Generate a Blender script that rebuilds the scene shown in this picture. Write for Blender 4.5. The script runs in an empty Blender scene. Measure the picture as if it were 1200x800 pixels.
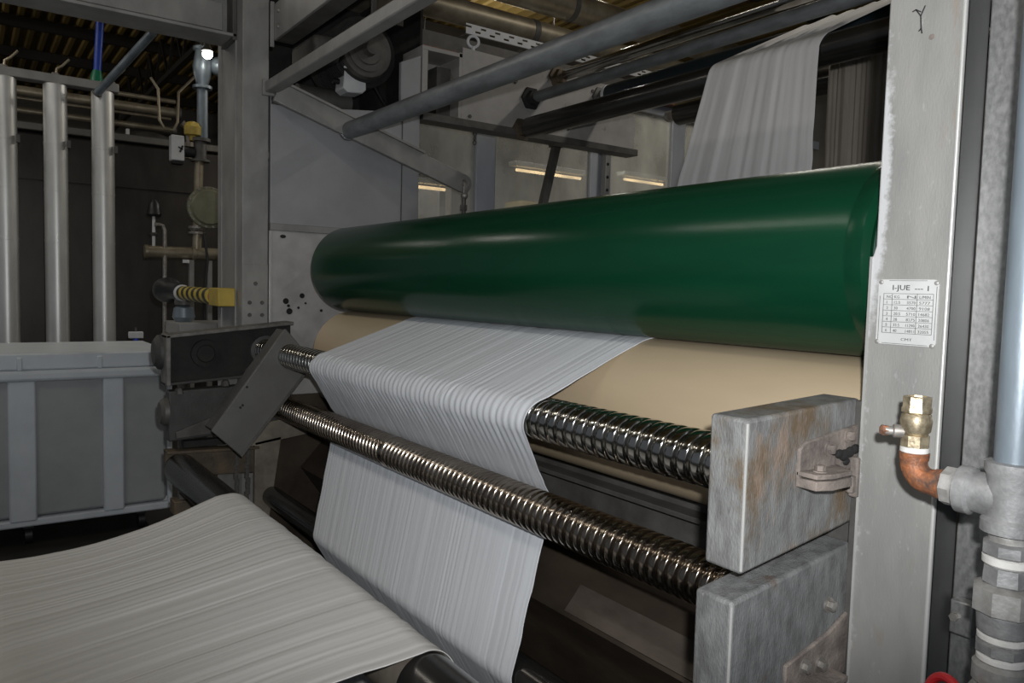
import bpy, bmesh, math, random
from mathutils import Vector, Matrix

random.seed(7)
scene = bpy.context.scene
COL = scene.collection
PI = math.pi

# ------------------------------------------------------------------ camera
EYE = Vector((0.0, 0.0, 1.7))
cam_data = bpy.data.cameras.new('camera')
cam_data.sensor_fit = 'HORIZONTAL'
cam_data.sensor_width = 36.0
cam_data.lens = 27.0
cam_data.clip_start = 0.02
cam_data.clip_end = 200
cam = bpy.data.objects.new('camera', cam_data)
COL.objects.link(cam)
# columns: right, up, -forward
cam.matrix_world = Matrix((
    (0.58111551, -0.06937348, 0.81085885, EYE.x),
    (0.81339272, 0.01718728, -0.58146098, EYE.y),
    (0.02640151, 0.99744269, 0.06641568, EYE.z),
    (0, 0, 0, 1)))
scene.camera = cam

# ------------------------------------------------------------------ world, lights, exposure
world = bpy.data.worlds.new('world')
scene.world = world
world.use_nodes = True
bgn = world.node_tree.nodes['Background']
bgn.inputs[0].default_value = (0.80, 0.88, 1.0, 1)
bgn.inputs[1].default_value = 0.13

scene.view_settings.view_transform = 'Standard'
scene.view_settings.look = 'None'
scene.view_settings.exposure = 0.0
scene.view_settings.gamma = 1.0
scene.view_settings.use_curve_mapping = False


def add_light(name, kind, loc, target, power, color=(1, 1, 1), **kw):
    d = bpy.data.lights.new(name, kind)
    d.energy = power
    d.color = color
    for k, v in kw.items():
        setattr(d, k, v)
    o = bpy.data.objects.new(name, d)
    COL.objects.link(o)
    o.location = loc
    o.rotation_euler = (Vector(target) - Vector(loc)).to_track_quat('-Z', 'Y').to_euler()
    return o


# the photographer's flash, just above and right of the lens
add_light('camera_flash', 'SPOT', (0.04, 0.03, 1.80), (-1.45, 1.12, 2.32), 135.0, (0.98, 0.99, 1.0),
          spot_size=math.radians(112), spot_blend=0.5, shadow_soft_size=0.02)
# hall lighting: rows of fluorescent lamps under the roof
for k, (lx, ly, lp) in enumerate([(-2.0, -1.6, 26.0), (-6.5, -1.2, 34.0), (-6.8, 5.0, 75.0), (-2.2, 4.6, 26.0)]):
    add_light('hall_lamp', 'AREA', (lx, ly, 4.55), (lx, ly + 0.01, 0), lp, (1.0, 0.95, 0.86),
              shape='RECTANGLE', size=2.4, size_y=0.16)
    # upward twin of each lamp, added to brighten the roof
    add_light('roof_fill_light', 'AREA', (lx, ly, 4.58), (lx, ly + 0.01, 9), 9.0, (1.0, 0.95, 0.86),
              shape='RECTANGLE', size=2.4, size_y=0.16)


# one light added out of view, brightens the roof at the far left
add_light('roof_fill_light', 'AREA', (-11.5, -3.4, 3.6), (-11.5, -1.0, 9), 45.0, (1.0, 0.93, 0.80),
          shape='RECTANGLE', size=2.4, size_y=0.3)


# ------------------------------------------------------------------ mesh helpers
def frame_from(d):
    d = Vector(d).normalized()
    up = Vector((0, 0, 1)) if abs(d.z) < 0.95 else Vector((1, 0, 0))
    a = d.cross(up).normalized()
    b = a.cross(d).normalized()
    return d, a, b


class MB:
    def __init__(self):
        self.v = []
        self.f = []
        self.uv = None

    def add(self, vs, fs):
        n = len(self.v)
        self.v += [tuple(p) for p in vs]
        self.f += [tuple(i + n for i in f) for f in fs]
        return self

    def box(self, x0, x1, y0, y1, z0, z1):
        x0, x1 = min(x0, x1), max(x0, x1)
        y0, y1 = min(y0, y1), max(y0, y1)
        z0, z1 = min(z0, z1), max(z0, z1)
        return self.add([(x0, y0, z0), (x1, y0, z0), (x1, y1, z0), (x0, y1, z0),
                         (x0, y0, z1), (x1, y0, z1), (x1, y1, z1), (x0, y1, z1)],
                        [(0, 3, 2, 1), (4, 5, 6, 7), (0, 1, 5, 4), (1, 2, 6, 5), (2, 3, 7, 6), (3, 0, 4, 7)])

    def bar(self, p0, p1, w, h, up=(0, 0, 1)):
        p0, p1 = Vector(p0), Vector(p1)
        d = (p1 - p0).normalized()
        a = d.cross(Vector(up)).normalized() * (w / 2)
        b = a.cross(d).normalized() * (h / 2)
        vs = []
        for p in (p0, p1):
            vs += [p - a - b, p + a - b, p + a + b, p - a + b]
        return self.add(vs, [(0, 1, 2, 3), (7, 6, 5, 4), (0, 4, 5, 1), (1, 5, 6, 2), (2, 6, 7, 3), (3, 7, 4, 0)])

    def lathe(self, p, d, prof, n=32, cap=True, phase=0.0):
        p = Vector(p)
        d, a, b = frame_from(d)
        vs = []
        for (t, r) in prof:
            for i in range(n):
                q = 2 * PI * i / n + phase
                vs.append(p + d * t + (a * math.cos(q) + b * math.sin(q)) * r)
        fs = []
        m = len(prof)
        for j in range(m - 1):
            for i in range(n):
                k = (i + 1) % n
                fs.append((j * n + i, j * n + k, (j + 1) * n + k, (j + 1) * n + i))
        if cap:
            fs.append(tuple(range(n - 1, -1, -1)))
            fs.append(tuple((m - 1) * n + i for i in range(n)))
        return self.add(vs, fs)

    def cyl(self, p0, p1, r, n=24, r1=None, phase=0.0):
        p0, p1 = Vector(p0), Vector(p1)
        L = (p1 - p0).length
        return self.lathe(p0, p1 - p0, [(0, r), (L, r if r1 is None else r1)], n, True, phase)

    def tube(self, pts, r, n=12):
        pts = [Vector(p) for p in pts]
        vs = []
        prev = None
        for i, p in enumerate(pts):
            d = (pts[min(i + 1, len(pts) - 1)] - pts[max(i - 1, 0)]).normalized()
            if prev is None:
                _, a, b = frame_from(d)
            else:
                a = (prev - d * prev.dot(d)).normalized()
                b = a.cross(d).normalized()
            prev = a
            rr = r[i] if isinstance(r, (list, tuple)) else r
            for k in range(n):
                q = 2 * PI * k / n
                vs.append(p + (a * math.cos(q) + b * math.sin(q)) * rr)
        fs = []
        for j in range(len(pts) - 1):
            for i in range(n):
                k = (i + 1) % n
                fs.append((j * n + i, j * n + k, (j + 1) * n + k, (j + 1) * n + i))
        fs.append(tuple(range(n - 1, -1, -1)))
        fs.append(tuple((len(pts) - 1) * n + i for i in range(n)))
        return self.add(vs, fs)

    def torus(self, c, d, R, r, n=24, m=8):
        c = Vector(c)
        d, a, b = frame_from(d)
        vs = []
        for i in range(n):
            q = 2 * PI * i / n
            e = a * math.cos(q) + b * math.sin(q)
            for j in range(m):
                s = 2 * PI * j / m
                vs.append(c + e * (R + r * math.cos(s)) + d * (r * math.sin(s)))
        fs = []
        for i in range(n):
            for j in range(m):
                fs.append((i * m + j, ((i + 1) % n) * m + j, ((i + 1) % n) * m + (j + 1) % m, i * m + (j + 1) % m))
        return self.add(vs, fs)

    def sphere(self, c, r, n=20, m=12, sx=1, sy=1, sz=1):
        c = Vector(c)
        vs = [c + Vector((0, 0, r * sz))]
        for j in range(1, m):
            t = PI * j / m
            for i in range(n):
                q = 2 * PI * i / n
                vs.append(c + Vector((r * sx * math.sin(t) * math.cos(q), r * sy * math.sin(t) * math.sin(q), r * sz * math.cos(t))))
        vs.append(c - Vector((0, 0, r * sz)))
        fs = []
        for i in range(n):
            fs.append((0, 1 + i, 1 + (i + 1) % n))
            fs.append((len(vs) - 1, 1 + (m - 2) * n + (i + 1) % n, 1 + (m - 2) * n + i))
        for j in range(m - 2):
            for i in range(n):
                k = (i + 1) % n
                fs.append((1 + j * n + i, 1 + (j + 1) * n + i, 1 + (j + 1) * n + k, 1 + j * n + k))
        return self.add(vs, fs)

    def prism(self, poly, off):
        off = Vector(off)
        n = len(poly)
        vs = [Vector(p) for p in poly] + [Vector(p) + off for p in poly]
        fs = [tuple(range(n - 1, -1, -1)), tuple(range(n, 2 * n))]
        for i in range(n):
            k = (i + 1) % n
            fs.append((i, k, n + k, n + i))
        return self.add(vs, fs)

    def yz(self, poly, x0, x1):
        return self.prism([(x0, y, z) for y, z in poly], (x1 - x0, 0, 0))

    def build(self, name, mat, parent=None, bevel=0.0, smooth=35, segs=2):
        me = bpy.data.meshes.new(name)
        me.from_pydata(self.v, [], self.f)
        bm = bmesh.new()
        bm.from_mesh(me)
        if len(self.v) > 20000:
            bmesh.ops.remove_doubles(bm, verts=bm.verts, dist=1e-5)
        bmesh.ops.recalc_face_normals(bm, faces=bm.faces)
        bm.to_mesh(me)
        bm.free()
        if smooth:
            me.polygons.foreach_set('use_smooth', [True] * len(me.polygons))
            me.set_sharp_from_angle(angle=math.radians(smooth))
        me.materials.append(mat)
        me.update()
        o = bpy.data.objects.new(name, me)
        COL.objects.link(o)
        if bevel:
            md = o.modifiers.new('bevel', 'BEVEL')
            md.width = bevel
            md.segments = segs
            md.limit_method = 'ANGLE'
            md.angle_limit = math.radians(40)
        if parent is not None:
            put(o, parent)
        return o


WLOC = {}


def put(o, parent):
    o.parent = parent
    o.matrix_parent_inverse = Matrix.Translation(-WLOC.get(parent.name, Vector((0, 0, 0))))


def tag(o, label, cat, group=None):
    o['label'] = label
    o['category'] = cat
    if group:
        o['group'] = group
    return o


def struct(o):
    o['kind'] = 'structure'
    return o


def thing(name, label, cat, loc, group=None):
    o = bpy.data.objects.new(name, None)
    COL.objects.link(o)
    o.empty_display_size = 0.05
    o.location = loc
    WLOC[o.name] = Vector(loc)
    return tag(o, label, cat, group)


def share(o, name, dx, parent):
    """a repeat of piece o moved by dx, same mesh data"""
    c = o.copy()
    c.name = name
    COL.objects.link(c)
    c.location = o.location + Vector(dx)
    put(c, parent)
    return c


# ------------------------------------------------------------------ materials
def pmat(name, c1, c2=None, scale=6.0, stretch=(1, 1, 1), rough=0.5, rvar=0.1, metal=0.0, bump=0.0, bscale=80.0,
         spots=None, coat=0.0, spec=0.5, lo=0.35, hi=0.65):
    """noise-mixed principled material; spots = (colour, noise scale, threshold, stretch)"""
    m = bpy.data.materials.new(name)
    m.use_nodes = True
    nt = m.node_tree
    N, Lk = nt.nodes, nt.links
    bs = N['Principled BSDF']
    tc = N.new('ShaderNodeTexCoord')
    mp = N.new('ShaderNodeMapping')
    mp.inputs['Scale'].default_value = stretch
    Lk.new(tc.outputs['Object'], mp.inputs[0])
    nz = N.new('ShaderNodeTexNoise')
    nz.inputs['Scale'].default_value = scale
    nz.inputs['Detail'].default_value = 6
    nz.inputs['Roughness'].default_value = 0.6
    Lk.new(mp.outputs[0], nz.inputs['Vector'])
    rp = N.new('ShaderNodeValToRGB')
    rp.color_ramp.elements[0].position = lo
    rp.color_ramp.elements[1].position = hi
    c2 = c2 or tuple(x * 0.8 for x in c1)
    rp.color_ramp.elements[0].color = (*c2, 1)
    rp.color_ramp.elements[1].color = (*c1, 1)
    Lk.new(nz.outputs['Fac'], rp.inputs[0])
    col = rp.outputs[0]
    metal_out = None
    for sp in (spots or []):
        sc, ss, th, st = sp
        mp2 = N.new('ShaderNodeMapping')
        mp2.inputs['Scale'].default_value = st
        mp2.inputs['Location'].default_value = (ss * 0.37, ss * 0.11, 3.1)
        Lk.new(tc.outputs['Object'], mp2.inputs[0])
        n2 = N.new('ShaderNodeTexNoise')
        n2.inputs['Scale'].default_value = ss
        n2.inputs['Detail'].default_value = 8
        n2.inputs['Roughness'].default_value = 0.65
        Lk.new(mp2.outputs[0], n2.inputs['Vector'])
        r2 = N.new('ShaderNodeValToRGB')
        r2.color_ramp.elements[0].position = th
        r2.color_ramp.elements[1].position = min(th + 0.12, 1)
        r2.color_ramp.elements[0].color = (0, 0, 0, 1)
        r2.color_ramp.elements[1].color = (1, 1, 1, 1)
        Lk.new(n2.outputs['Fac'], r2.inputs[0])
        mx = N.new('ShaderNodeMix')
        mx.data_type = 'RGBA'
        Lk.new(r2.outputs[0], mx.inputs[0])
        Lk.new(col, mx.inputs[6])
        mx.inputs[7].default_value = (*sc, 1)
        col = mx.outputs[2]
    Lk.new(col, bs.inputs['Base Color'])
    mr = N.new('ShaderNodeMapRange')
    mr.inputs['To Min'].default_value = max(0.02, rough - rvar)
    mr.inputs['To Max'].default_value = min(1.0, rough + rvar)
    Lk.new(nz.outputs['Fac'], mr.inputs[0])
    Lk.new(mr.outputs[0], bs.inputs['Roughness'])
    bs.inputs['Metallic'].default_value = metal
    bs.inputs['Specular IOR Level'].default_value = spec
    bs.inputs['Coat Weight'].default_value = coat
    bs.inputs['Coat Roughness'].default_value = 0.12
    if bump:
        nb = N.new('ShaderNodeTexNoise')
        nb.inputs['Scale'].default_value = bscale
        nb.inputs['Detail'].default_value = 4
        Lk.new(mp.outputs[0], nb.inputs['Vector'])
        bp = N.new('ShaderNodeBump')
        bp.inputs['Strength'].default_value = bump
        bp.inputs['Distance'].default_value = 0.004
        Lk.new(nb.outputs['Fac'], bp.inputs['Height'])
        Lk.new(bp.outputs[0], bs.inputs['Normal'])
    return m


def emat(name, color, strength):
    m = bpy.data.materials.new(name)
    m.use_nodes = True
    bs = m.node_tree.nodes['Principled BSDF']
    bs.inputs['Base Color'].default_value = (*color, 1)
    bs.inputs['Emission Color'].default_value = (*color, 1)
    bs.inputs['Emission Strength'].default_value = strength
    return m


def cloth_mat(name, c1, c2, su=90.0, sv=0.7):
    """woven cloth: streaks along its length (UV v) plus a fine weave bump"""
    m = bpy.data.materials.new(name)
    m.use_nodes = True
    nt = m.node_tree
    N, Lk = nt.nodes, nt.links
    bs = N['Principled BSDF']
    uv = N.new('ShaderNodeTexCoord')
    mp = N.new('ShaderNodeMapping')
    mp.inputs['Scale'].default_value = (su, sv, 1)
    Lk.new(uv.outputs['UV'], mp.inputs[0])
    nz = N.new('ShaderNodeTexNoise')
    nz.inputs['Scale'].default_value = 1.0
    nz.inputs['Detail'].default_value = 5
    nz.inputs['Roughness'].default_value = 0.7
    Lk.new(mp.outputs[0], nz.inputs['Vector'])
    rp = N.new('ShaderNodeValToRGB')
    rp.color_ramp.elements[0].position = 0.36
    rp.color_ramp.elements[1].position = 0.62
    rp.color_ramp.elements[0].color = (*c2, 1)
    rp.color_ramp.elements[1].color = (*c1, 1)
    Lk.new(nz.outputs['Fac'], rp.inputs[0])
    # specks of lint
    n2 = N.new('ShaderNodeTexNoise')
    n2.inputs['Scale'].default_value = 26.0
    n2.inputs['Detail'].default_value = 1
    Lk.new(uv.outputs['UV'], n2.inputs['Vector'])
    r2 = N.new('ShaderNodeValToRGB')
    r2.color_ramp.elements[0].position = 0.835
    r2.color_ramp.elements[1].position = 0.85
    Lk.new(n2.outputs['Fac'], r2.inputs[0])
    mx = N.new('ShaderNodeMix')
    mx.data_type = 'RGBA'
    Lk.new(r2.outputs[0], mx.inputs[0])
    Lk.new(rp.outputs[0], mx.inputs[6])
    mx.inputs[7].default_value = (0.05, 0.04, 0.03, 1)
    Lk.new(mx.outputs[2], bs.inputs['Base Color'])
    bs.inputs['Roughness'].default_value = 0.85
    bs.inputs['Specular IOR Level'].default_value = 0.2
    bp = N.new('ShaderNodeBump')
    bp.inputs['Strength'].default_value = 0.22
    bp.inputs['Distance'].default_value = 0.004
    Lk.new(nz.outputs['Fac'], bp.inputs['Height'])
    Lk.new(bp.outputs[0], bs.inputs['Normal'])
    return m


def glass_mat(name):
    m = bpy.data.materials.new(name)
    m.use_nodes = True
    nt = m.node_tree
    N, Lk = nt.nodes, nt.links
    out = N['Material Output']
    N.remove(N['Principled BSDF'])
    tr = N.new('ShaderNodeBsdfTransparent')
    tr.inputs[0].default_value = (0.93, 0.93, 0.90, 1)
    df = N.new('ShaderNodeBsdfDiffuse')
    tl = N.new('ShaderNodeBsdfTranslucent')
    tl.inputs[0].default_value = (0.75, 0.74, 0.68, 1)
    df.inputs[0].default_value = (0.72, 0.72, 0.70, 1)
    gl = N.new('ShaderNodeBsdfGlossy')
    gl.inputs['Roughness'].default_value = 0.08
    tc = N.new('ShaderNodeTexCoord')
    mp = N.new('ShaderNodeMapping')
    mp.inputs['Scale'].default_value = (1, 2.0, 1.2)
    Lk.new(tc.outputs['Object'], mp.inputs[0])
    nz = N.new('ShaderNodeTexNoise')
    nz.inputs['Scale'].default_value = 1.6
    nz.inputs['Detail'].default_value = 5
    Lk.new(mp.outputs[0], nz.inputs['Vector'])
    mr = N.new('ShaderNodeMapRange')
    mr.inputs['From Min'].default_value = 0.35
    mr.inputs['From Max'].default_value = 0.68
    mr.inputs['To Min'].default_value = 0.25
    mr.inputs['To Max'].default_value = 0.62
    Lk.new(nz.outputs['Fac'], mr.inputs[0])
    a = N.new('ShaderNodeMixShader')
    a.inputs[0].default_value = 0.5
    Lk.new(df.outputs[0], a.inputs[1])
    Lk.new(tl.outputs[0], a.inputs[2])
    b = N.new('ShaderNodeMixShader')
    Lk.new(mr.outputs[0], b.inputs[0])
    Lk.new(tr.outputs[0], b.inputs[1])
    Lk.new(a.outputs[0], b.inputs[2])
    c = N.new('ShaderNodeMixShader')
    c.inputs[0].default_value = 0.06
    Lk.new(b.outputs[0], c.inputs[1])
    Lk.new(gl.outputs[0], c.inputs[2])
    Lk.new(c.outputs[0], out.inputs[0])
    return m


def stripe_mat(name, c1, c2, scale):
    """slanted warning stripes printed on a sleeve"""
    m = bpy.data.materials.new(name)
    m.use_nodes = True
    nt = m.node_tree
    N, Lk = nt.nodes, nt.links
    bs = N['Principled BSDF']
    tc = N.new('ShaderNodeTexCoord')
    mp = N.new('ShaderNodeMapping')
    mp.inputs['Rotation'].default_value = (0, math.radians(30), 0)
    Lk.new(tc.outputs['Object'], mp.inputs[0])
    w = N.new('ShaderNodeTexWave')
    w.inputs['Scale'].default_value = scale
    Lk.new(mp.outputs[0], w.inputs['Vector'])
    r = N.new('ShaderNodeValToRGB')
    r.color_ramp.interpolation = 'CONSTANT'
    r.color_ramp.elements[0].color = (*c1, 1)
    r.color_ramp.elements[1].color = (*c2, 1)
    r.color_ramp.elements[1].position = 0.5
    Lk.new(w.outputs['Fac'], r.inputs[0])
    Lk.new(r.outputs[0], bs.inputs['Base Color'])
    bs.inputs['Roughness'].default_value = 0.5
    return m


RUST = (0.16, 0.075, 0.035)
TAN = (0.40, 0.31, 0.24)
M = {}
M['post'] = pmat('galvanised_post', (0.40, 0.40, 0.385), (0.31, 0.31, 0.30), 3.0, (1, 1, 0.35), 0.62, 0.08, 0.25, 0.12, 220,
                 spots=[((0.27, 0.17, 0.10), 7.0, 0.70, (1, 1, 0.8))])
M['scale'] = pmat('lime_scale', (0.72, 0.73, 0.74), (0.42, 0.42, 0.42), 24, (1, 1, 0.4), 0.85, 0.05, 0, 0.5, 90)
def add_scale(m, x0):
    """white lime scale creeping along the left edge of the upright, widest at roller height"""
    nt = m.node_tree
    N, Lk = nt.nodes, nt.links
    bs = N['Principled BSDF']
    old = bs.inputs['Base Color'].links[0].from_socket
    tc = N.new('ShaderNodeTexCoord')
    sx = N.new('ShaderNodeSeparateXYZ')
    Lk.new(tc.outputs['Object'], sx.inputs[0])

    def rng(sock, a, b, c, d):
        r = N.new('ShaderNodeMapRange')
        for k, v in zip(('From Min', 'From Max', 'To Min', 'To Max'), (a, b, c, d)):
            r.inputs[k].default_value = v
        Lk.new(sock, r.inputs[0])
        return r.outputs[0]

    def op(kind, a, b):
        q = N.new('ShaderNodeMath')
        q.operation = kind
        for k, v in enumerate((a, b)):
            if isinstance(v, (int, float)):
                q.inputs[k].default_value = v
            else:
                Lk.new(v, q.inputs[k])
        return q.outputs[0]
    fx = rng(sx.outputs['X'], x0 + 0.008, x0 + 0.050, 1.0, 0.0)
    fz = op('MULTIPLY', rng(sx.outputs['Z'], 1.62, 1.84, 0.35, 1.0), rng(sx.outputs['Z'], 1.98, 2.25, 1.0, 0.25))
    nz = N.new('ShaderNodeTexNoise')
    nz.inputs['Scale'].default_value = 42
    nz.inputs['Detail'].default_value = 8
    nz.inputs['Roughness'].default_value = 0.7
    Lk.new(tc.outputs['Object'], nz.inputs['Vector'])
    k = op('ADD', op('MULTIPLY', fx, fz), op('MULTIPLY', nz.outputs['Fac'], 0.9))
    f = rng(k, 0.80, 1.05, 0.0, 0.85)
    mx = N.new('ShaderNodeMix')
    mx.data_type = 'RGBA'
    Lk.new(f, mx.inputs[0])
    Lk.new(old, mx.inputs[6])
    mx.inputs[7].default_value = (0.66, 0.67, 0.68, 1)
    Lk.new(mx.outputs[2], bs.inputs['Base Color'])
    return m


M['post_scaled'] = add_scale(pmat('galvanised_post_scaled', (0.335, 0.33, 0.315), (0.275, 0.275, 0.262), 14.0, (1, 1, 0.3), 0.60, 0.06, 0.25, 0.14, 300,
                             spots=[((0.30, 0.235, 0.17), 9.0, 0.60, (1, 1, 0.35)), ((0.26, 0.15, 0.08), 16.0, 0.69, (1, 1, 0.6)), ((0.40, 0.40, 0.39), 70.0, 0.62, (1, 1, 0.5))]), -0.787)
M['post_edge'] = pmat('pale_edge_steel', (0.62, 0.62, 0.60), (0.50, 0.50, 0.48), 10, (1, 1, 0.2), 0.4, 0.1, 0.4)  # pale steel, also used to paint edge highlights
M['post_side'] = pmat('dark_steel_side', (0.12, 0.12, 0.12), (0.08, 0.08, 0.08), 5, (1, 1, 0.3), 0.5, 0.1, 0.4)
M['galv'] = pmat('spangled_galvanised', (0.46, 0.46, 0.45), (0.32, 0.32, 0.315), 120, (1, 1, 0.6), 0.36, 0.08, 0.7, 0.1, 150)
M['block'] = pmat('cast_grey_block', (0.27, 0.275, 0.27), (0.16, 0.16, 0.155), 45, (1, 1, 0.35), 0.62, 0.1, 0.2, 0.5, 260,
                  spots=[((0.17, 0.125, 0.08), 6.0, 0.50, (1, 1.2, 0.8)), ((0.31, 0.235, 0.185), 17.0, 0.57, (1, 1, 0.35)), ((0.09, 0.07, 0.05), 40.0, 0.63, (1, 1, 0.6))])
M['block2'] = pmat('cast_dark_block', (0.24, 0.245, 0.245), (0.14, 0.14, 0.14), 40, (1, 1, 0.4), 0.62, 0.1, 0.2, 0.5, 260,
                   spots=[((0.14, 0.11, 0.09), 9.0, 0.58, (1, 1, 0.8)), ((0.32, 0.31, 0.30), 60.0, 0.66, (1, 1, 1))])
M['fitting_dirty'] = pmat('grimy_bracket', (0.29, 0.245, 0.215), (0.13, 0.11, 0.10), 20, (1, 1, 1), 0.8, 0.1, 0.1, 0.5, 120)
M['bolt'] = pmat('bolt_steel', (0.42, 0.40, 0.37), (0.22, 0.20, 0.18), 40, (1, 1, 1), 0.5, 0.1, 0.6)
M['green'] = pmat('green_rubber', (0.0035, 0.042, 0.019), (0.003, 0.034, 0.0155), 3.0, (0.4, 3, 3), 0.23, 0.05, 0, 0.03, 60, spec=0.27)
M['green_dark'] = pmat('green_rubber_rim', (0.004, 0.045, 0.025), None, 20, (1, 1, 1), 0.4, 0.1)
M['beige'] = pmat('beige_rubber', (0.54, 0.43, 0.29), (0.49, 0.39, 0.26), 3.0, (0.5, 2, 2), 0.5, 0.08, 0, 0.03, 60,
                  spots=[((0.30, 0.24, 0.16), 30.0, 0.74, (1, 1, 1))])
M['chrome'] = pmat('polished_scroll_steel', (0.50, 0.49, 0.46), (0.38, 0.37, 0.345), 12, (1, 1, 1), 0.15, 0.04, 1.0)
M['bronze'] = pmat('stained_scroll_steel', (0.38, 0.33, 0.275), (0.24, 0.20, 0.165), 9, (1, 1, 1), 0.2, 0.05, 1.0)
M['black_roll'] = pmat('dark_smooth_roller', (0.10, 0.097, 0.094), (0.06, 0.057, 0.054), 6, (0.3, 2, 2), 0.24, 0.08, 0.8)
M['blue_roll'] = pmat('blue_black_roller', (0.03, 0.045, 0.055), (0.02, 0.03, 0.038), 5, (0.3, 2, 2), 0.35, 0.1, 0.3)
M['panel'] = pmat('grey_painted_panel', (0.36, 0.36, 0.37), (0.31, 0.31, 0.32), 4, (1, 1, 1), 0.55, 0.08, 0.15, 0.15, 260,
                  spots=[((0.10, 0.09, 0.08), 38.0, 0.76, (1, 1, 1))])
M['panel_low'] = pmat('splashed_panel', (0.46, 0.45, 0.44), (0.36, 0.35, 0.34), 8, (1, 1, 1), 0.6, 0.1, 0.1, 0.15, 160,
                      spots=[((0.10, 0.09, 0.08), 26.0, 0.70, (1, 1, 1))])
M['steel'] = pmat('grey_frame_steel', (0.34, 0.335, 0.32), (0.25, 0.245, 0.235), 6, (1, 1, 0.6), 0.5, 0.1, 0.25, 0.12, 160)
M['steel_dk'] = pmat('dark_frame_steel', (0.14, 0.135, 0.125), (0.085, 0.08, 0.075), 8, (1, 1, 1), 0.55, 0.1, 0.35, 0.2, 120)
M['pipe_galv'] = pmat('dull_zinc_pipe', (0.27, 0.29, 0.30), (0.17, 0.18, 0.185), 18, (0.4, 1, 1), 0.45, 0.1, 0.4, 0.12, 120,
                      spots=[((0.12, 0.09, 0.06), 14.0, 0.70, (1, 1, 1))])
M['grime_shade'] = pmat('black_grime_shade', (0.025, 0.024, 0.022), (0.010, 0.010, 0.010), 10, (1, 1, 1), 0.8, 0.1, 0, 0.5, 60,
                  spots=[((0.08, 0.06, 0.036), 12.0, 0.68, (1, 1, 1))])  # black grease colour, also holds the shading of the left arm
M['arm_dark'] = pmat('shaded_arm_paint', (0.075, 0.074, 0.072), (0.05, 0.048, 0.046), 8, (1, 1, 1), 0.6, 0.1, 0.1, 0.3, 100)  # shading of the left arms is darkened into this colour
M['arm_lip'] = pmat('worn_dark_lip', (0.22, 0.21, 0.195), (0.12, 0.115, 0.105), 20, (1, 1, 1), 0.6, 0.1, 0.2, 0.3, 100)
M['arm_brown'] = pmat('oily_brown_steel', (0.14, 0.105, 0.065), (0.06, 0.05, 0.04), 9, (1, 1, 1), 0.55, 0.1, 0.2, 0.3, 80)
M['guard'] = pmat('guard_plate_grey', (0.145, 0.143, 0.135), (0.115, 0.112, 0.105), 5, (1, 1, 1), 0.55, 0.06, 0.1, 0.1, 120)
M['trough'] = pmat('brown_trough_plate', (0.080, 0.060, 0.042), (0.042, 0.032, 0.024), 5, (0.5, 1, 1), 0.5, 0.1, 0.25, 0.2, 60)
M['trough_lt'] = pmat('worn_trough_plate', (0.13, 0.105, 0.085), (0.08, 0.065, 0.05), 9, (0.5, 1, 1), 0.55, 0.1, 0.2, 0.2, 60)
M['cloth'] = cloth_mat('white_cloth', (0.74, 0.765, 0.80), (0.67, 0.69, 0.72))
M['cloth_warm'] = cloth_mat('grey_white_cloth', (0.70, 0.69, 0.67), (0.60, 0.59, 0.57), 42.0, 0.5)
M['cloth_up'] = cloth_mat('wet_white_cloth', (0.72, 0.71, 0.70), (0.62, 0.61, 0.60), 7.0, 0.8)
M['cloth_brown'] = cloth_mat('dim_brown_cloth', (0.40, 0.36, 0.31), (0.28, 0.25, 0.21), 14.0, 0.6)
M['plate'] = pmat('engraved_plate', (0.66, 0.67, 0.66), (0.58, 0.59, 0.58), 14, (1, 1, 1), 0.5, 0.1, 0.15, 0, 80,
                  spots=[((0.52, 0.38, 0.24), 26.0, 0.68, (1, 1, 1))])
M['ink'] = pmat('black_ink', (0.03, 0.03, 0.03), None, 10, (1, 1, 1), 0.7, 0.1)
M['ink_grey'] = pmat('grey_print', (0.16, 0.16, 0.15), None, 10, (1, 1, 1), 0.7, 0.1)
M['brass'] = pmat('old_brass', (0.56, 0.48, 0.33), (0.26, 0.21, 0.14), 70, (1, 1, 1), 0.42, 0.12, 0.7, 0.2, 120)
M['rust'] = pmat('rusted_iron', (0.36, 0.13, 0.05), (0.11, 0.07, 0.055), 60, (1, 1, 1), 0.55, 0.1, 0.2, 0.6, 120)
M['iron'] = pmat('malleable_iron', (0.36, 0.36, 0.36), (0.24, 0.24, 0.24), 40, (1, 1, 1), 0.55, 0.1, 0.4, 0.25, 110)
M['iron_lt'] = pmat('zinc_coupling', (0.46, 0.455, 0.44), (0.32, 0.31, 0.29), 40, (1, 1, 1), 0.5, 0.1, 0.4, 0.2, 110)
M['blue_pipe'] = pmat('blue_grey_pipe', (0.25, 0.30, 0.34), (0.17, 0.20, 0.23), 9, (1, 1, 0.3), 0.38, 0.1, 0.35, 0.1, 100)
M['tape'] = pmat('white_thread_tape', (0.78, 0.77, 0.74), (0.6, 0.59, 0.56), 30, (1, 1, 1), 0.8, 0.1)
M['red'] = pmat('red_handle_paint', (0.50, 0.02, 0.025), (0.36, 0.015, 0.02), 10, (1, 1, 1), 0.4, 0.1)
M['bin'] = pmat('grey_plastic_bin', (0.36, 0.37, 0.375), (0.32, 0.33, 0.335), 5, (1, 1, 1), 0.5, 0.08, 0, 0.1, 200)
M['bin_rib'] = pmat('pale_plastic_rim', (0.62, 0.66, 0.70), (0.55, 0.59, 0.63), 5, (1, 1, 1), 0.42, 0.08)
M['tube_white'] = pmat('brushed_cladding', (0.78, 0.78, 0.76), (0.66, 0.66, 0.64), 5, (1, 1, 0.5), 0.40, 0.05, 0.6, 0.05, 100)
M['tank'] = pmat('dark_tank_steel', (0.06, 0.054, 0.048), (0.036, 0.032, 0.029), 3, (1, 1, 0.4), 0.4, 0.1, 0.55, 0.05, 60)
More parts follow.
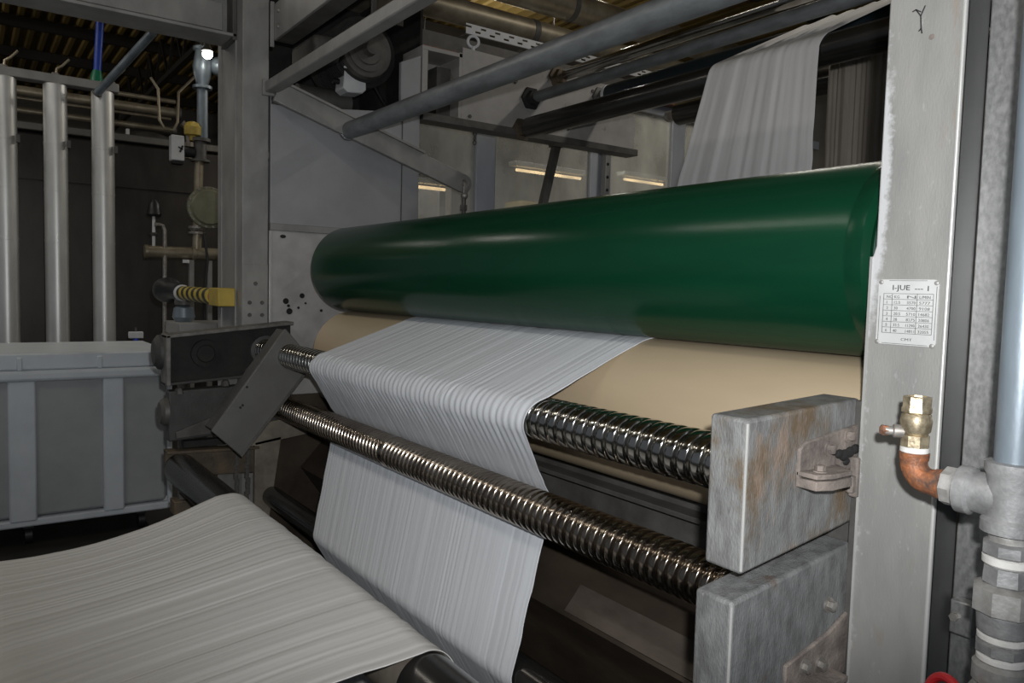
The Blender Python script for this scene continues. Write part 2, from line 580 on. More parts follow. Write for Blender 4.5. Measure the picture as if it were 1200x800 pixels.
M['tank_top'] = pmat('tank_top_edge', (0.22, 0.21, 0.19), None, 6, (1, 1, 1), 0.45, 0.1, 0.5)
M['roof'] = pmat('yellowed_roof_sheet', (0.24, 0.165, 0.04), (0.15, 0.10, 0.028), 1.6, (0.5, 2, 1), 0.65, 0.1)
M['purlin'] = pmat('dark_purlin', (0.03, 0.026, 0.02), None, 6, (1, 1, 1), 0.6, 0.1)
M['concrete'] = pmat('dark_wet_concrete', (0.045, 0.043, 0.04), (0.025, 0.024, 0.022), 2.5, (1, 1, 1), 0.5, 0.2, 0, 0.3, 30)
M['hallwall'] = pmat('hall_wall', (0.16, 0.15, 0.13), (0.11, 0.105, 0.09), 1.0, (1, 1, 1), 0.8, 0.1)
M['clad'] = pmat('gold_grey_lagging', (0.40, 0.35, 0.26), (0.25, 0.21, 0.15), 6, (1, 1, 1), 0.4, 0.1, 0.5)
M['white_paint'] = pmat('white_paint', (0.70, 0.71, 0.72), (0.60, 0.61, 0.62), 8, (1, 1, 1), 0.5, 0.1)
M['blue'] = pmat('blue_plastic', (0.012, 0.06, 0.45), None, 8, (1, 1, 1), 0.4, 0.1)
M['green_pl'] = pmat('green_plastic', (0.01, 0.20, 0.10), None, 8, (1, 1, 1), 0.4, 0.1)
M['yellow'] = pmat('yellow_paint', (0.55, 0.40, 0.07), (0.42, 0.31, 0.06), 10, (1, 1, 1), 0.5, 0.1)
M['olive'] = pmat('olive_disc_paint', (0.24, 0.24, 0.16), (0.18, 0.18, 0.12), 8, (1, 1, 1), 0.5, 0.1, 0.2)
M['pink'] = pmat('pink_tape', (0.45, 0.16, 0.17), None, 8, (1, 1, 1), 0.6, 0.1)
M['black'] = pmat('black_plastic', (0.015, 0.015, 0.016), None, 8, (1, 1, 1), 0.45, 0.1)
M['alu'] = pmat('pale_aluminium', (0.52, 0.54, 0.58), (0.44, 0.46, 0.50), 6, (1, 1, 0.4), 0.45, 0.08, 0.3)
M['glass'] = glass_mat('cloudy_pane')
M['hazard'] = stripe_mat('warning_stripes', (0.55, 0.42, 0.05), (0.02, 0.02, 0.02), 2.9)
M['lamp'] = emat('lamp_glow', (1.0, 0.96, 0.86), 28.0)
M['tubelight'] = emat('fluorescent_glow', (1.0, 0.74, 0.42), 2.2)
M['brownbox'] = pmat('oil_stained_plate', (0.30, 0.27, 0.22), (0.17, 0.14, 0.11), 7, (1, 1, 1), 0.55, 0.1, 0.2)
M['plate_grey'] = pmat('pale_bearing_plate', (0.40, 0.385, 0.37), (0.33, 0.315, 0.30), 7, (1, 1, 1), 0.55, 0.1, 0.15, 0.1, 120,
                       spots=[((0.13, 0.09, 0.06), 5.0, 0.63, (1, 1, 1))])

# ================================================================== SETTING
XL = -4.08          # inner face of the far (left) machine side
struct(MB().box(-16, 3, -5, 9, -0.1, 0).build('floor', M['concrete'], smooth=0))
struct(MB().box(-16.2, -16, -5, 9, 0, 6).build('wall_left', M['hallwall'], smooth=0))
struct(MB().box(-16, 3, 9, 9.2, 0, 6).build('wall_back', M['hallwall'], smooth=0))

# corrugated roof, ribs along X, with purlins
roof = MB()
ny = 14 * 62
prof = []
for i in range(ny + 1):
    y = -5 + 14.0 * i / ny
    t = (y / 0.16) % 1.0
    h = 0.0 if t < 0.4 else (0.05 if 0.5 < t < 0.9 else 0.025)
    prof.append((y, 5.0 + h))
vs = []
for x in (-16.0, 3.0):
    vs += [(x, y, z) for y, z in prof]
n1 = ny + 1
roof.add(vs, [(i, i + 1, n1 + i + 1, n1 + i) for i in range(ny)])
roof_o = struct(roof.build('ceiling', M['roof'], smooth=0))
for x in (-15.0, -13.4, -11.8, -10.2, -8.6, -7.0, -5.4):
    p = MB().box(x - 0.04, x + 0.04, -5, 9, 4.86, 4.99).build('purlin', M['purlin'], roof_o, smooth=0)
for y in (-1.2, 2.2):
    tr = MB()
    tr.box(-16, -5, y - 0.03, y + 0.03, 4.30, 4.36)
    for k in range(14):
        x = -15.6 + k * 0.8
        tr.bar((x, y, 4.33), (x + 0.4, y, 4.87), 0.03, 0.03, (0, 1, 0))
        tr.bar((x + 0.4, y, 4.87), (x + 0.8, y, 4.33), 0.03, 0.03, (0, 1, 0))
    tr.build('roof_truss', M['purlin'], roof_o, smooth=0)

# ================================================================== PRESS ROLLERS
GY, GZ, GR = 1.602, 1.785, 0.208  # most positions here and below worked out offline from image pixels
t = thing('press_roller', 'large glossy dark green rubber press roller running across the machine', 'roller', (-2.3, GY, GZ - GR))
MB().lathe((-3.66, GY, GZ), (1, 0, 0), [(0, GR - 0.012), (0.012, GR), (2.800, GR), (2.808, GR - 0.003), (2.814, GR - 0.003),
                                        (2.822, GR), (2.848, GR), (2.86, GR - 0.012)], 128).build('drum', M['green'], t)
MB().lathe((-0.806, GY, GZ), (1, 0, 0), [(0, GR - 0.02), (0.012, GR - 0.024), (0.012, GR - 0.05), (0.004, GR - 0.055), (0.004, 0.07), (0.02, 0.06)], 96).build('end_rim', M['green_dark'], t)
MB().cyl((-4.05, GY, GZ), (-0.77, GY, GZ), 0.05, 32).build('axle', M['steel_dk'], t)

BY, BZ, BR = 1.62, 1.362, 0.212
t = thing('press_roller', 'beige rubber press roller below the green roller', 'roller', (-2.3, BY, BZ - BR))
MB().lathe((-3.66, BY, BZ), (1, 0, 0), [(0, BR - 0.01), (0.01, BR), (2.85, BR), (2.86, BR - 0.01)], 128).build('drum', M['beige'], t)
MB().cyl((-4.05, BY, BZ), (-0.77, BY, BZ), 0.05, 32).build('axle', M['steel_dk'], t)


# ------------------------------------------------------------------ scroll (expander) rollers with helical ridges
def scroll_mesh(x0, x1, cy, cz, r, depth, pitch, xmid, n=56, land=0.60):
    """helical lands of opposite hand on the two halves; the grid follows the thread so the edges stay crisp"""
    e = (1 - land) / 2
    prof = [(0.0, 0.0), (e * 0.55, 0.0), (e * 0.75, 0.35), (e * 0.95, 0.85), (e * 1.15, 0.97), (e + land * 0.25, 1.0), (0.5, 1.03),
            (1 - e - land * 0.25, 1.0), (1 - e * 1.15, 0.97), (1 - e * 0.95, 0.85), (1 - e * 0.75, 0.35), (1 - e * 0.55, 0.0)]
    per = len(prof)
    mb = MB()
    for hand, xa, xb in ((-1, x0, xmid), (1, xmid, x1)):
        turns = int(math.ceil((xb - xa) / pitch)) + 1
        rows = turns * per
        vs, fs = [], []
        for k in range(rows + 1):
            t, h = prof[k % per]
            rr = r - depth * (1 - h)
            for m in range(n):
                q = 2 * PI * m / n
                x = xa + ((k // per) + t - m / n) * pitch
                x = min(max(x, xa), xb)
                vs.append((x, cy + rr * math.cos(hand * q), cz + rr * math.sin(hand * q)))
        for k in range(rows):
            for m in range(n - 1):
                fs.append((k * n + m, k * n + m + 1, (k + 1) * n + m + 1, (k + 1) * n + m))
            if k >= per:
                fs.append((k * n + n - 1, (k - per) * n, (k + 1 - per) * n, (k + 1) * n + n - 1))
        mb.add(vs, fs)
    return mb


S1 = (1.285, 1.353, 0.060)
S2 = (1.338, 1.068, 0.062)
t = thing('scroll_roller', 'bright steel spiral-ridged roller that the white cloth bends over', 'roller', (-2.3, S1[0], S1[1] - S1[2]))
scroll_mesh(-3.99, -0.890, S1[0], S1[1], S1[2], 0.009, 0.037, -2.42, land=0.62).build('ridged_sleeve', M['chrome'], t, smooth=60)
MB().cyl((-4.04, S1[0], S1[1]), (-0.870, S1[0], S1[1]), 0.032, 24).build('shaft', M['bolt'], t)
t = thing('scroll_roller', 'brownish stained spiral-ridged roller passing in front of the cloth, lower of the two', 'roller', (-2.3, S2[0], S2[1] - S2[2]))
scroll_mesh(-3.99, -0.890, S2[0], S2[1], S2[2], 0.0085, 0.0300, -2.62, land=0.50).build('ridged_sleeve', M['bronze'], t, smooth=60)
MB().cyl((-4.04, S2[0], S2[1]), (-0.870, S2[0], S2[1]), 0.032, 24).build('shaft', M['bolt'], t)
MB().lathe((-2.635, S2[0], S2[1]), (1, 0, 0), [(0, 0.055), (0.003, 0.063), (0.022, 0.063), (0.025, 0.055)], 40).build('centre_collar', M['bronze'], t)


# ------------------------------------------------------------------ cloth sheets
class Noise1:
    def __init__(self, seed, n):
        rnd = random.Random(seed)
        self.n = n
        self.v = [rnd.uniform(-1, 1) for _ in range(n + 3)]

    def __call__(self, u):
        p = max(0.0, min(0.99999, u)) * self.n
        i = int(p)
        f = p - i
        f = f * f * (3 - 2 * f)
        return self.v[i] * (1 - f) + self.v[i + 1] * f


def arc(cy, cz, r, a0, a1, n):
    return [(cy + r * math.cos(math.radians(a0 + (a1 - a0) * i / n)), cz + r * math.sin(math.radians(a0 + (a1 - a0) * i / n))) for i in range(n + 1)]


def densify(path, step):
    out = [path[0]]
    for a, b in zip(path, path[1:]):
        d = math.hypot(b[0] - a[0], b[1] - a[1])
        k = max(1, int(d / step))
        for i in range(1, k + 1):
            f = i / k
            out.append((a[0] + (b[0] - a[0]) * f, a[1] + (b[1] - a[1]) * f))
    return out


def lerp_table(tab, s):
    if s <= tab[0][0]:
        return tab[0][1]
    for (a, x), (b, y) in zip(tab, tab[1:]):
        if s <= b:
            return x + (y - x) * (s - a) / (b - a)
    return tab[-1][1]


def sheet(name, path, left, right, mat, nu=300, amp=0.002, seed=1, folds=(44, 130), thick=0.002, wave=None, side=1, edge=0.004, ripple=None, droop=None):
    """cloth swept along a (Y,Z) path; left/right are tables of (path length, X); relief runs along the cloth"""
    S = [0.0]
    for a, b in zip(path, path[1:]):
        S.append(S[-1] + math.hypot(b[0] - a[0], b[1] - a[1]))
    nz1 = Noise1(seed, folds[0])
    nz2 = Noise1(seed + 5, folds[1])
    ne = Noise1(seed + 9, 40)
    vs, uvs = [], []
    for j, (y, z) in enumerate(path):
        a = path[max(j - 1, 0)]
        b = path[min(j + 1, len(path) - 1)]
        ty, tz = b[0] - a[0], b[1] - a[1]
        l = math.hypot(ty, tz)
        ny_, nz_ = -tz / l * side, ty / l * side
        xl = lerp_table(left, S[j])
        xr = lerp_table(right, S[j])
        wob = ne(S[j] / S[-1]) * edge
        for i in range(nu + 1):
            u = i / nu
            x = xl + (xr - xl) * u + wob * (1 if u > 0.5 else -1) * abs(2 * u - 1) ** 4
            w = wave(u, S[j]) if wave else 1.0
            h = amp * (nz1(u) * 0.7 + nz2(u) * 0.5) * w
            if ripple:
                h += ripple(x, S[j])
            vs.append((x, y + ny_ * h, z + nz_ * h + (droop(u, y) if droop else 0.0)))
            uvs.append((u * abs(right[0][1] - left[0][1]), S[j]))
    fs = []
    n = nu + 1
    for j in range(len(path) - 1):
        for i in range(nu):
            fs.append((j * n + i, j * n + i + 1, (j + 1) * n + i + 1, (j + 1) * n + i))
    me = bpy.data.meshes.new(name)
    me.from_pydata(vs, [], fs)
    me.polygons.foreach_set('use_smooth', [True] * len(me.polygons))
    uvl = me.uv_layers.new(name='UVMap')
    for lp in me.loops:
        uvl.data[lp.index].uv = uvs[lp.vertex_index]
    me.materials.append(mat)
    o = bpy.data.objects.new(name, me)
    COL.objects.link(o)
    md = o.modifiers.new('solid', 'SOLIDIFY')
    md.thickness = thick
    md.offset = 0
    return o


# cloth out of the nip, over scroll roller 1, behind scroll roller 2, down over a low roller
path = arc(BY, BZ, BR + 0.003, 88, 118.4, 10)
path += arc(S1[0], S1[1], S1[2] + 0.004, 118.4, 216.2, 22)
path += arc(S2[0], S2[1], S2[2] + 0.004, 36.2, -22, 10)
BENDY, BENDZ = 1.250, 0.580
path += arc(BENDY + 0.055, BENDZ + 0.01, 0.055, 168, 213, 6)
path += [(1.41, 0.29), (1.46, 0.03)]
# arc lengths at stations for the edge tables
pd = densify(path, 0.02)


def path_len_at(P, y, z):
    s, best, bs_ = 0.0, 1e9, 0.0
    for i, p in enumerate(P):
        if i:
            s += math.hypot(p[0] - P[i - 1][0], p[1] - P[i - 1][1])
        d = math.hypot(p[0] - y, p[1] - z)
        if d < best:
            best, bs_ = d, s
    return bs_


st = [path_len_at(pd, *q) for q in [(1.53, 1.555), (1.27, 1.417), (1.22, 1.355), (1.36, 1.13), (1.39, 0.99), (1.25, 0.57), (1.46, 0.03)]]
left = list(zip(st, [-2.935, -3.13, -3.205, -3.31, -3.345, -3.215, -3.2]))
right = list(zip(st, [-1.538, -1.60, -1.635, -1.725, -1.735, -1.70, -1.70]))
s1mid = st[2]
o = sheet('cloth_web', pd, left, right, M['cloth'], nu=460, amp=0.0042, seed=3, folds=(60, 150), side=-1,
          wave=lambda u, s: 0.35, edge=0.003,
          ripple=lambda x, s: 0.0016 * math.cos(2 * PI * (x + 0.25 * (s - s1mid)) / 0.032) * math.exp(-((s - s1mid - 0.04) / 0.12) ** 2))
tag(o, 'white pleated cloth hanging from the nip over and behind the spiral rollers', 'cloth')

# foreground cloth over the smooth guide roller
AY, AZ, AR = 0.850, 0.792, 0.075
path = [(1.02, 0.30), (0.97, 0.45), (0.94, 0.62)]
path = [(0.86, 0.25), (0.90, 0.50)] + arc(AY, AZ, AR + 0.004, -8, 98, 18) + [(0.70, 0.862), (0.56, 0.850), (0.40, 0.834), (0.25, 0.815), (0.09, 0.79), (-0.10, 0.745),
                                                                      (-0.35, 0.60), (-0.60, 0.46), (-0.85, 0.27), (-1.05, 0.06)]
pd = densify(path, 0.02)
sA = path_len_at(pd, 0.85, 0.89)
o = sheet('cloth_web', pd, [(0, -3.06), (sA, -3.06), (sA + 0.9, -3.05), (sA + 3, -3.05)],
          [(0, -1.49), (sA, -1.49), (sA + 0.4, -1.492), (sA + 3, -1.50)], M['cloth_warm'], nu=360, amp=0.0035, seed=21, folds=(34, 110), side=1,
          wave=lambda u, s: 0.45 + 0.6 * min(1.0, abs(s - sA) * 2.5),
          droop=lambda u, y: -0.078 * (1 - u) ** 1.5 * math.sin(PI * min(1.0, (0.80 - y) / 0.90)) if y < 0.80 else 0.0)
tag(o, 'grey-white cloth stretched over the smooth guide roller in the foreground', 'cloth')

t = thing('guide_roller', 'smooth dark roller under the foreground cloth', 'roller', (-2.4, AY, AZ - AR))
MB().lathe((-3.93, AY, AZ), (1, 0, 0), [(0, AR - 0.012), (0.006, AR - 0.003), (0.015, AR), (2.95, AR), (2.96, AR - 0.01)], 64).build('drum', M['black_roll'], t)
MB().cyl((-3.06, AY, AZ), (-1.497, AY, AZ), AR + 0.0006, 64).build('cloth_wrap', M['brownbox'], t)
MB().cyl((-4.04, AY, AZ), (-0.86, AY, AZ), 0.028, 20).build('shaft', M['bolt'], t)
MB().cyl((-3.934, AY, AZ), (-3.928, AY, AZ), AR - 0.014, 40).build('end_disc', M['steel_dk'], t)
t = thing('guide_roller', 'low dark roller below the tan support plate, left of the hanging cloth', 'roller', (-2.4, BENDY + 0.055, BENDZ - 0.04))
MB().cyl((-3.95, BENDY + 0.057, BENDZ + 0.01), (-0.98, BENDY + 0.057, BENDZ + 0.01), 0.050, 40).build('drum', M['black_roll'], t)
MB().cyl((-4.10, BENDY + 0.057, BENDZ + 0.01), (-0.90, BENDY + 0.057, BENDZ + 0.01), 0.022, 20).build('shaft', M['bolt'], t)

# ------------------------------------------------------------------ trough and crossbeam under the press rollers
t = thing('trough', 'dark brown steel trough below the rollers, to the right of the hanging cloth', 'trough', (-2.4, 1.5, 0))
MB().yz([(1.64, 0.0), (1.64, 0.50), (1.50, 0.70), (1.72, 0.935), (1.73, 0.925), (1.515, 0.70), (1.655, 0.505), (1.655, 0.0)], -4.06, -0.89).build('front_plate', M['trough'], t)
MB().yz([(1.5055, 0.712), (1.570, 0.781), (1.5675, 0.7835), (1.503, 0.7145)], -1.78, -1.02).build('wear_strip', M['trough_lt'], t)
MB().yz([(1.30, 0.0), (2.2, 0.0), (2.2, 1.10), (1.30, 1.10)], -4.10, -4.062).build('end_plate', M['trough'], t)
t = thing('crossbeam', 'dark channel crossbeam beneath the beige roller', 'beam', (-2.4, 1.72, 0.95))
MB().box(-4.06, -0.89, 1.66, 1.82, 0.955, 1.125).build('web', M['steel_dk'], t, bevel=0.006)
MB().box(-4.06, -0.89, 1.60, 1.66, 1.085, 1.10).build('flange', M['steel_dk'], t, bevel=0.002)
MB().box(-4.06, -0.89, 1.58, 1.66, 0.955, 0.975).build('flange', M['steel_dk'], t, bevel=0.002)

# ================================================================== RIGHT SIDE: upright, arms, pipework
PX0, PX1, PY = -0.787, -0.640, 1.38  # upright, data plate and channel numbers scaled about the camera, then baked
t = thing('machine_upright', 'tall grey steel upright on the right carrying a data plate', 'upright', (-0.71, 1.42, 0))
MB().prism([(PX0, PY, 0), (PX1, PY, 0), (PX1, PY, 3.3), (PX0 + 0.012, PY, 3.3), (PX0 + 0.012, PY, 1.80), (PX0 + 0.007, PY, 1.782), (PX0, PY, 1.776)], (0, 0.012, 0)).build('front_face', M['post_scaled'], t, bevel=0.003)
MB().box(PX0 + 0.013, PX0 + 0.023, PY + 0.012, PY + 0.15, 0, 3.3).build('left_flange', M['steel'], t, bevel=0.002)
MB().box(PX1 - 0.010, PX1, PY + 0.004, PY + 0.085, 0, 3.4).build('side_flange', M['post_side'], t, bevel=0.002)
MB().cyl((PX1 - 0.004, PY + 0.003, 0), (PX1 - 0.004, PY + 0.003, 3.4), 0.0045, 12).build('edge_highlight', M['post_edge'], t)  # pale bar paints the bright line along this corner
MB().box(PX0 + 0.003, PX0 + 0.0075, PY - 0.0015, PY + 0.004, 0, 1.78).build('seam', M['post_edge'], t)
# ink mark near the top
ink = MB()
IX, IZ = -0.717, 2.200
for a, b in [((0, 0), (-0.009, 0.013)), ((-0.009, 0.013), (-0.015, 0.011)), ((0, 0), (0.007, 0.016)), ((0, 0), (0.002, -0.022)),
             ((0.002, -0.022), (-0.002, -0.026)), ((0.002, -0.022), (0.004, -0.031)), ((-0.009, 0.013), (0, 0.007))]:
    ink.bar((IX + a[0], PY - 0.0005, IZ + a[1]), (IX + b[0], PY - 0.0005, IZ + b[1]), 0.0020, 0.0012, (0, 1, 0))
ink.build('ink_mark', M['ink'], t, smooth=0)
MB().lathe((-0.696, PY + 0.001, 2.159), (0, -1, 0), [(0, 0.006), (0.0012, 0.005)], 10).build('paint_chip', M['fitting_dirty'], t)
for (x, z, r) in [(-0.765, 1.159, 0.006), (-0.738, 1.578, 0.005)]:
    MB().lathe((x, PY + 0.001, z), (0, -1, 0), [(0, r), (0.0008, r * 0.6)], 9).build('rust_spot', M['rust'], t)

MB().box(PX0 - 0.014, PX0 + 0.013, PY + 0.006, PY + 0.024, 0.75, 1.508).build('gap_filler', M['steel_dk'], t, bevel=0.002)  # added dark strip, stands in for the dark gap beside the housings
MB().box(-0.885, PX0 + 0.013, PY + 0.026, PY + 0.040, 1.17, 1.295).build('dark_gap_plate', M['steel_dk'], t, bevel=0.002)  # added dark plate, stands in for shade in the gap between housings
# notch/clip where the upper arm bolts on
MB().box(PX0 - 0.010, PX0 + 0.008, PY - 0.012, PY, 1.325, 1.402).build('clip', M['fitting_dirty'], t, bevel=0.004)

# data plate
pl = MB()
px0, px1, pz0, pz1 = -0.764, -0.656, 1.620, 1.738
cr = 0.008
poly = []
for cx, cz, a0 in [(px1 - cr, pz1 - cr, 0), (px0 + cr, pz1 - cr, 90), (px0 + cr, pz0 + cr, 180), (px1 - cr, pz0 + cr, 270)]:
    for k in range(5):
        q = math.radians(a0 + 22.5 * k)
        poly.append((cx + cr * math.cos(q), PY - 0.002, cz + cr * math.sin(q)))
pl.prism(poly, (0, 0.002, 0))
plate = pl.build('data_plate', M['plate'], t, smooth=0)
plate['label'] = 'pale engraved data plate with a table of figures'
for cx, cz in [(px0 + 0.005, pz1 - 0.005), (px1 - 0.004, pz1 - 0.006), (px0 + 0.003, pz0 + 0.004), (px1 - 0.006, pz0 + 0.002)]:
    r_ = MB().lathe((cx, PY - 0.002, cz), (0, -1, 0), [(0, 0.0042), (0.0015, 0.0038), (0.0025, 0.002)], 12).build('rivet', M['iron_lt'])
    r_.parent = plate
    r_.matrix_parent_inverse = plate.matrix_parent_inverse.copy()
    r_.matrix_parent_inverse = Matrix.Identity(4)


def sub(o, parent):
    """make o a sub-part of a part that itself sits in world coordinates"""
    o.parent = parent
    o.matrix_parent_inverse = Matrix.Identity(4)
    return o


tl = MB()
tx0, tx1 = px0 + 0.011, px1 - 0.008
rows = [1.7125 - 0.0102 * k for k in range(8)]
for z in rows:
    tl.box(tx0, tx1, PY - 0.0026, PY - 0.0019, z - 0.0004, z + 0.0004)
for x in (tx0, tx0 + 0.016, tx0 + 0.061, tx1):
    tl.box(x - 0.0004, x + 0.0004, PY - 0.0026, PY - 0.0019, rows[-1], rows[0])
sub(tl.build('table_lines', M['ink_grey'], smooth=0), plate)
fl = MB()
for (a, b) in [((px0 + 0.004, pz0 + 0.004), (px0 + 0.004, pz1 - 0.03)), ((px1 - 0.003, pz0 + 0.012), (px1 - 0.003, pz1 - 0.012)),
               ((px0 + 0.02, pz1 - 0.002), (px1 - 0.02, pz1 - 0.002)), ((px0 + 0.012, pz0 + 0.002), (px1 - 0.014, pz0 + 0.002))]:
    fl.bar((a[0], PY - 0.0022, a[1]), (b[0], PY - 0.0022, b[1]), 0.0008, 0.0008, (0, 1, 0))
sub(fl.build('border_line', M['ink_grey'], smooth=0), plate)


def text_mesh(name, s, x, z, size, mat, y, width=None):
    cu = bpy.data.curves.new(name, 'FONT')
    cu.body = s
    cu.size = size
    cu.extrude = 0.0003
    cu.resolution_u = 2
    to = bpy.data.objects.new(name, cu)
    COL.objects.link(to)
    bpy.context.view_layer.update()
    dg = bpy.context.evaluated_depsgraph_get()
    me = bpy.data.meshes.new_from_object(to.evaluated_get(dg))
    bpy.data.objects.remove(to)
    bpy.data.curves.remove(cu)
    xs = [v.co.x for v in me.vertices]
    k = 1.0
    if width and xs:
        k = width / (max(xs) - min(xs))
    for v in me.vertices:
        v.co = Vector((x + (v.co.x - min(xs)) * k, y + v.co.z, z + v.co.y))
    me.materials.clear()
    me.materials.append(mat)
    o = bpy.data.objects.new(name, me)
    COL.objects.link(o)
    return o


sub(text_mesh('plate_title', 'I-JUE', px0 + 0.027, 1.7190, 0.0132, M['ink'], PY - 0.0024, 0.031), plate)
sub(text_mesh('plate_title', '--- 1', px0 + 0.067, 1.7180, 0.0132, M['ink'], PY - 0.0024, 0.024), plate)
table = [('NO', 'KG', 'N', 'L/MIN'), ('1', '12.5', '3570', '5777'), ('2', '30', '4700', '9108'), ('3', '20.5', '5710', '14682'), ('4', '28', '8275', '20806'),
         ('5', '33.5', '11290', '26430'), ('6', '40', '14811', '32055')]
for k, row in enumerate(table):
    z = rows[k] - 0.0083
    for s, x, w in zip(row, (tx0 + 0.006, tx0 + 0.020, tx0 + 0.043, tx0 + 0.065), (None, None, 0.016, 0.019)):
        sub(text_mesh('plate_figure', s, x, z, 0.0074, M['ink_grey'], PY - 0.0024, w), plate)
sub(text_mesh('plate_footer', 'CMT', px0 + 0.047, pz0 + 0.008, 0.0068, M['ink_grey'], PY - 0.0024, 0.020), plate)

# second, spangled channel behind the upright
t = thing('channel_post', 'spangled galvanised channel between the upright and the pipe', 'upright', (-0.60, 1.5, 0))
MB().box(-0.640, -0.500, 1.465, 1.475, 0, 3.3).build('web', M['galv'], t, bevel=0.003)
MB().box(-0.510, -0.500, 1.475, 1.57, 0, 3.3).build('flange', M['galv'], t, bevel=0.002)
MB().box(-0.632, -0.594, 1.44, 1.465, 1.105, 1.168).build('lug', M['galv'], t, bevel=0.004)
MB().lathe((-0.622, 1.44, 1.137), (0, -1, 0), [(0, 0.008), (0.007, 0.008)], 6).build('bolt', M['bolt'], t)


# arms carrying the scroll rollers
def hexbolt(p, d, r, h, parent, mat='bolt', washer=True, name='bolt'):
    m = MB()
    if washer:
        m.lathe(p, d, [(0, r * 1.5), (h * 0.2, r * 1.5)], 20)
    m.lathe(p, d, [(0, r), (h, r), (h * 1.08, r * 0.8)], 6)
    return m.build(name, M[mat], parent)


AX0, AX1 = -0.880, -0.800  # housing numbers also scaled about the camera before being typed in
t = thing('bearing_housing', 'rust-streaked grey cast housing holding the near end of the upper spiral roller', 'housing', (-0.84, 1.23, 1.23))
MB().cyl((AX1 - 0.0022, 1.0642, 1.236), (AX1 - 0.0022, 1.0642, 1.488), 0.003, 10).build('edge_highlight', M['post_edge'], t)  # edge highlight painted in as a pale corner bar
MB().yz([(1.062, 1.229), (1.402, 1.271), (1.402, 1.511), (1.062, 1.495)], AX0, AX1).build('casting', M['block'], t, bevel=0.007, segs=3)
MB().yz([(1.204, 1.377), (1.395, 1.377), (1.395, 1.463), (1.218, 1.443), (1.204, 1.432)], AX1 - 0.002, AX1 + 0.007).build('bracket_plate', M['fitting_dirty'], t, bevel=0.003)
for z_, h_ in ((1.384, 0.009), (1.364, 0.017)):
    MB().prism([(AX1, 1.204, z_), (AX1 + 0.041, 1.204, z_), (AX1 + 0.054, 1.236, z_), (AX1 + 0.054, 1.295, z_), (AX1, 1.327, z_)], (0, 0, h_)).build('bracket_shelf', M['fitting_dirty'], t, bevel=0.002)
hexbolt((AX1 + 0.027, 1.236, 1.393), (0, 0, 1), 0.009, 0.011, t, 'fitting_dirty')
hexbolt((AX1 + 0.007, 1.291, 1.425), (1, 0, 0), 0.009, 0.011, t, 'fitting_dirty')
hexbolt((AX1 + 0.007, 1.354, 1.444), (1, 0, 0), 0.009, 0.011, t, 'fitting_dirty')
gl_ = MB()
for y_, z_, r_ in [(1.325, 1.412, 0.011), (1.342, 1.408, 0.014), (1.36, 1.412, 0.013), (1.378, 1.416, 0.012), (1.35, 1.395, 0.009), (1.31, 1.416, 0.007)]:
    gl_.sphere((AX1 + 0.008, y_, z_), r_, 12, 8, 0.5, 1.2, 0.8)
gl_.build('grease_lump', M['grime_shade'], t)
MB().cyl((AX1 + 0.011, 1.364, 1.336), (AX1 + 0.011, 1.364, 1.367), 0.009, 6).build('stud', M['fitting_dirty'], t)

t = thing('bearing_housing', 'plain grey cast housing below the rust-streaked one, holding the lower spiral roller', 'housing', (-0.84, 1.22, 0.88))
MB().cyl((AX1 - 0.0022, 1.0442, 0.89), (AX1 - 0.0022, 1.0442, 1.179), 0.003, 10).build('edge_highlight', M['post_edge'], t)  # pale bar again stands in for the edge highlight
MB().yz([(1.042, 0.882), (1.402, 0.931), (1.402, 1.229), (1.042, 1.186)], AX0, AX1).build('casting', M['block2'], t, bevel=0.007, segs=3)
MB().yz([(1.195, 0.973), (1.395, 0.973), (1.395, 1.098), (1.327, 1.068), (1.195, 1.038)], AX1 - 0.002, AX1 + 0.007).build('bracket_plate', M['fitting_dirty'], t, bevel=0.003)
hexbolt((AX1, 1.330, 1.120), (1, 0, 0), 0.010, 0.014, t)
hexbolt((AX1 + 0.007, 1.250, 1.023), (1, 0, 0), 0.010, 0.012, t)
hexbolt((AX1 + 0.007, 1.300, 1.014), (1, 0, 0), 0.010, 0.012, t)
MB().prism([(AX1, 1.209, 0.986), (AX1 + 0.045, 1.209, 0.986), (AX1 + 0.045, 1.336, 0.986), (AX1, 1.336, 0.986)], (0, 0, 0.013)).build('bracket_shelf', M['fitting_dirty'], t, bevel=0.003)

# pipework on the right


class Fit(MB):
    """pipe fittings drawn at a deeper position, then scaled about the camera to stand nearer"""
    NOM, REAL, GAUGE = Vector((-0.508, 1.36, 1.388)), Vector((-0.462, 1.225, 1.419)), 0.9  # moves the fittings along the line of sight, scaled about the camera

    def build(self, *a, **k):
        self.v = [tuple(self.REAL + (Vector(p) - self.NOM) * self.GAUGE) for p in self.v]
        return MB.build(self, *a, **k)


QX, QY = -0.508, 1.36
t = thing('water_pipe', 'blue-grey vertical water pipe with tee, unions and a red handle at the right edge', 'pipe', (-0.462, 1.225, 0))
Fit().cyl((QX, QY, 1.425), (QX, QY, 3.6), 0.030, 32).build('pipe', M['blue_pipe'], t)
tee = Fit()
tee.lathe((QX, QY, 1.335), (0, 0, 1), [(0, 0.043), (0.018, 0.043), (0.024, 0.038), (0.09, 0.038), (0.098, 0.042), (0.112, 0.042), (0.114, 0.033)], 32)
tee.lathe((QX, QY, 1.388), (-1, 0, 0), [(0, 0.036), (0.055, 0.034), (0.060, 0.040), (0.078, 0.040), (0.080, 0.03)], 32)
tee.build('tee', M['iron'], t)
Fit().lathe((QX - 0.080, QY, 1.388), (-1, 0, 0), [(0, 0.026), (0.006, 0.033), (0.022, 0.033), (0.026, 0.026)], 8).build('bushing', M['iron_lt'], t)
Fit().cyl((QX - 0.1, QY, 1.388), (QX - 0.135, QY, 1.388), 0.018, 20).build('nipple', M['iron_lt'], t)
pts, rad = [], []
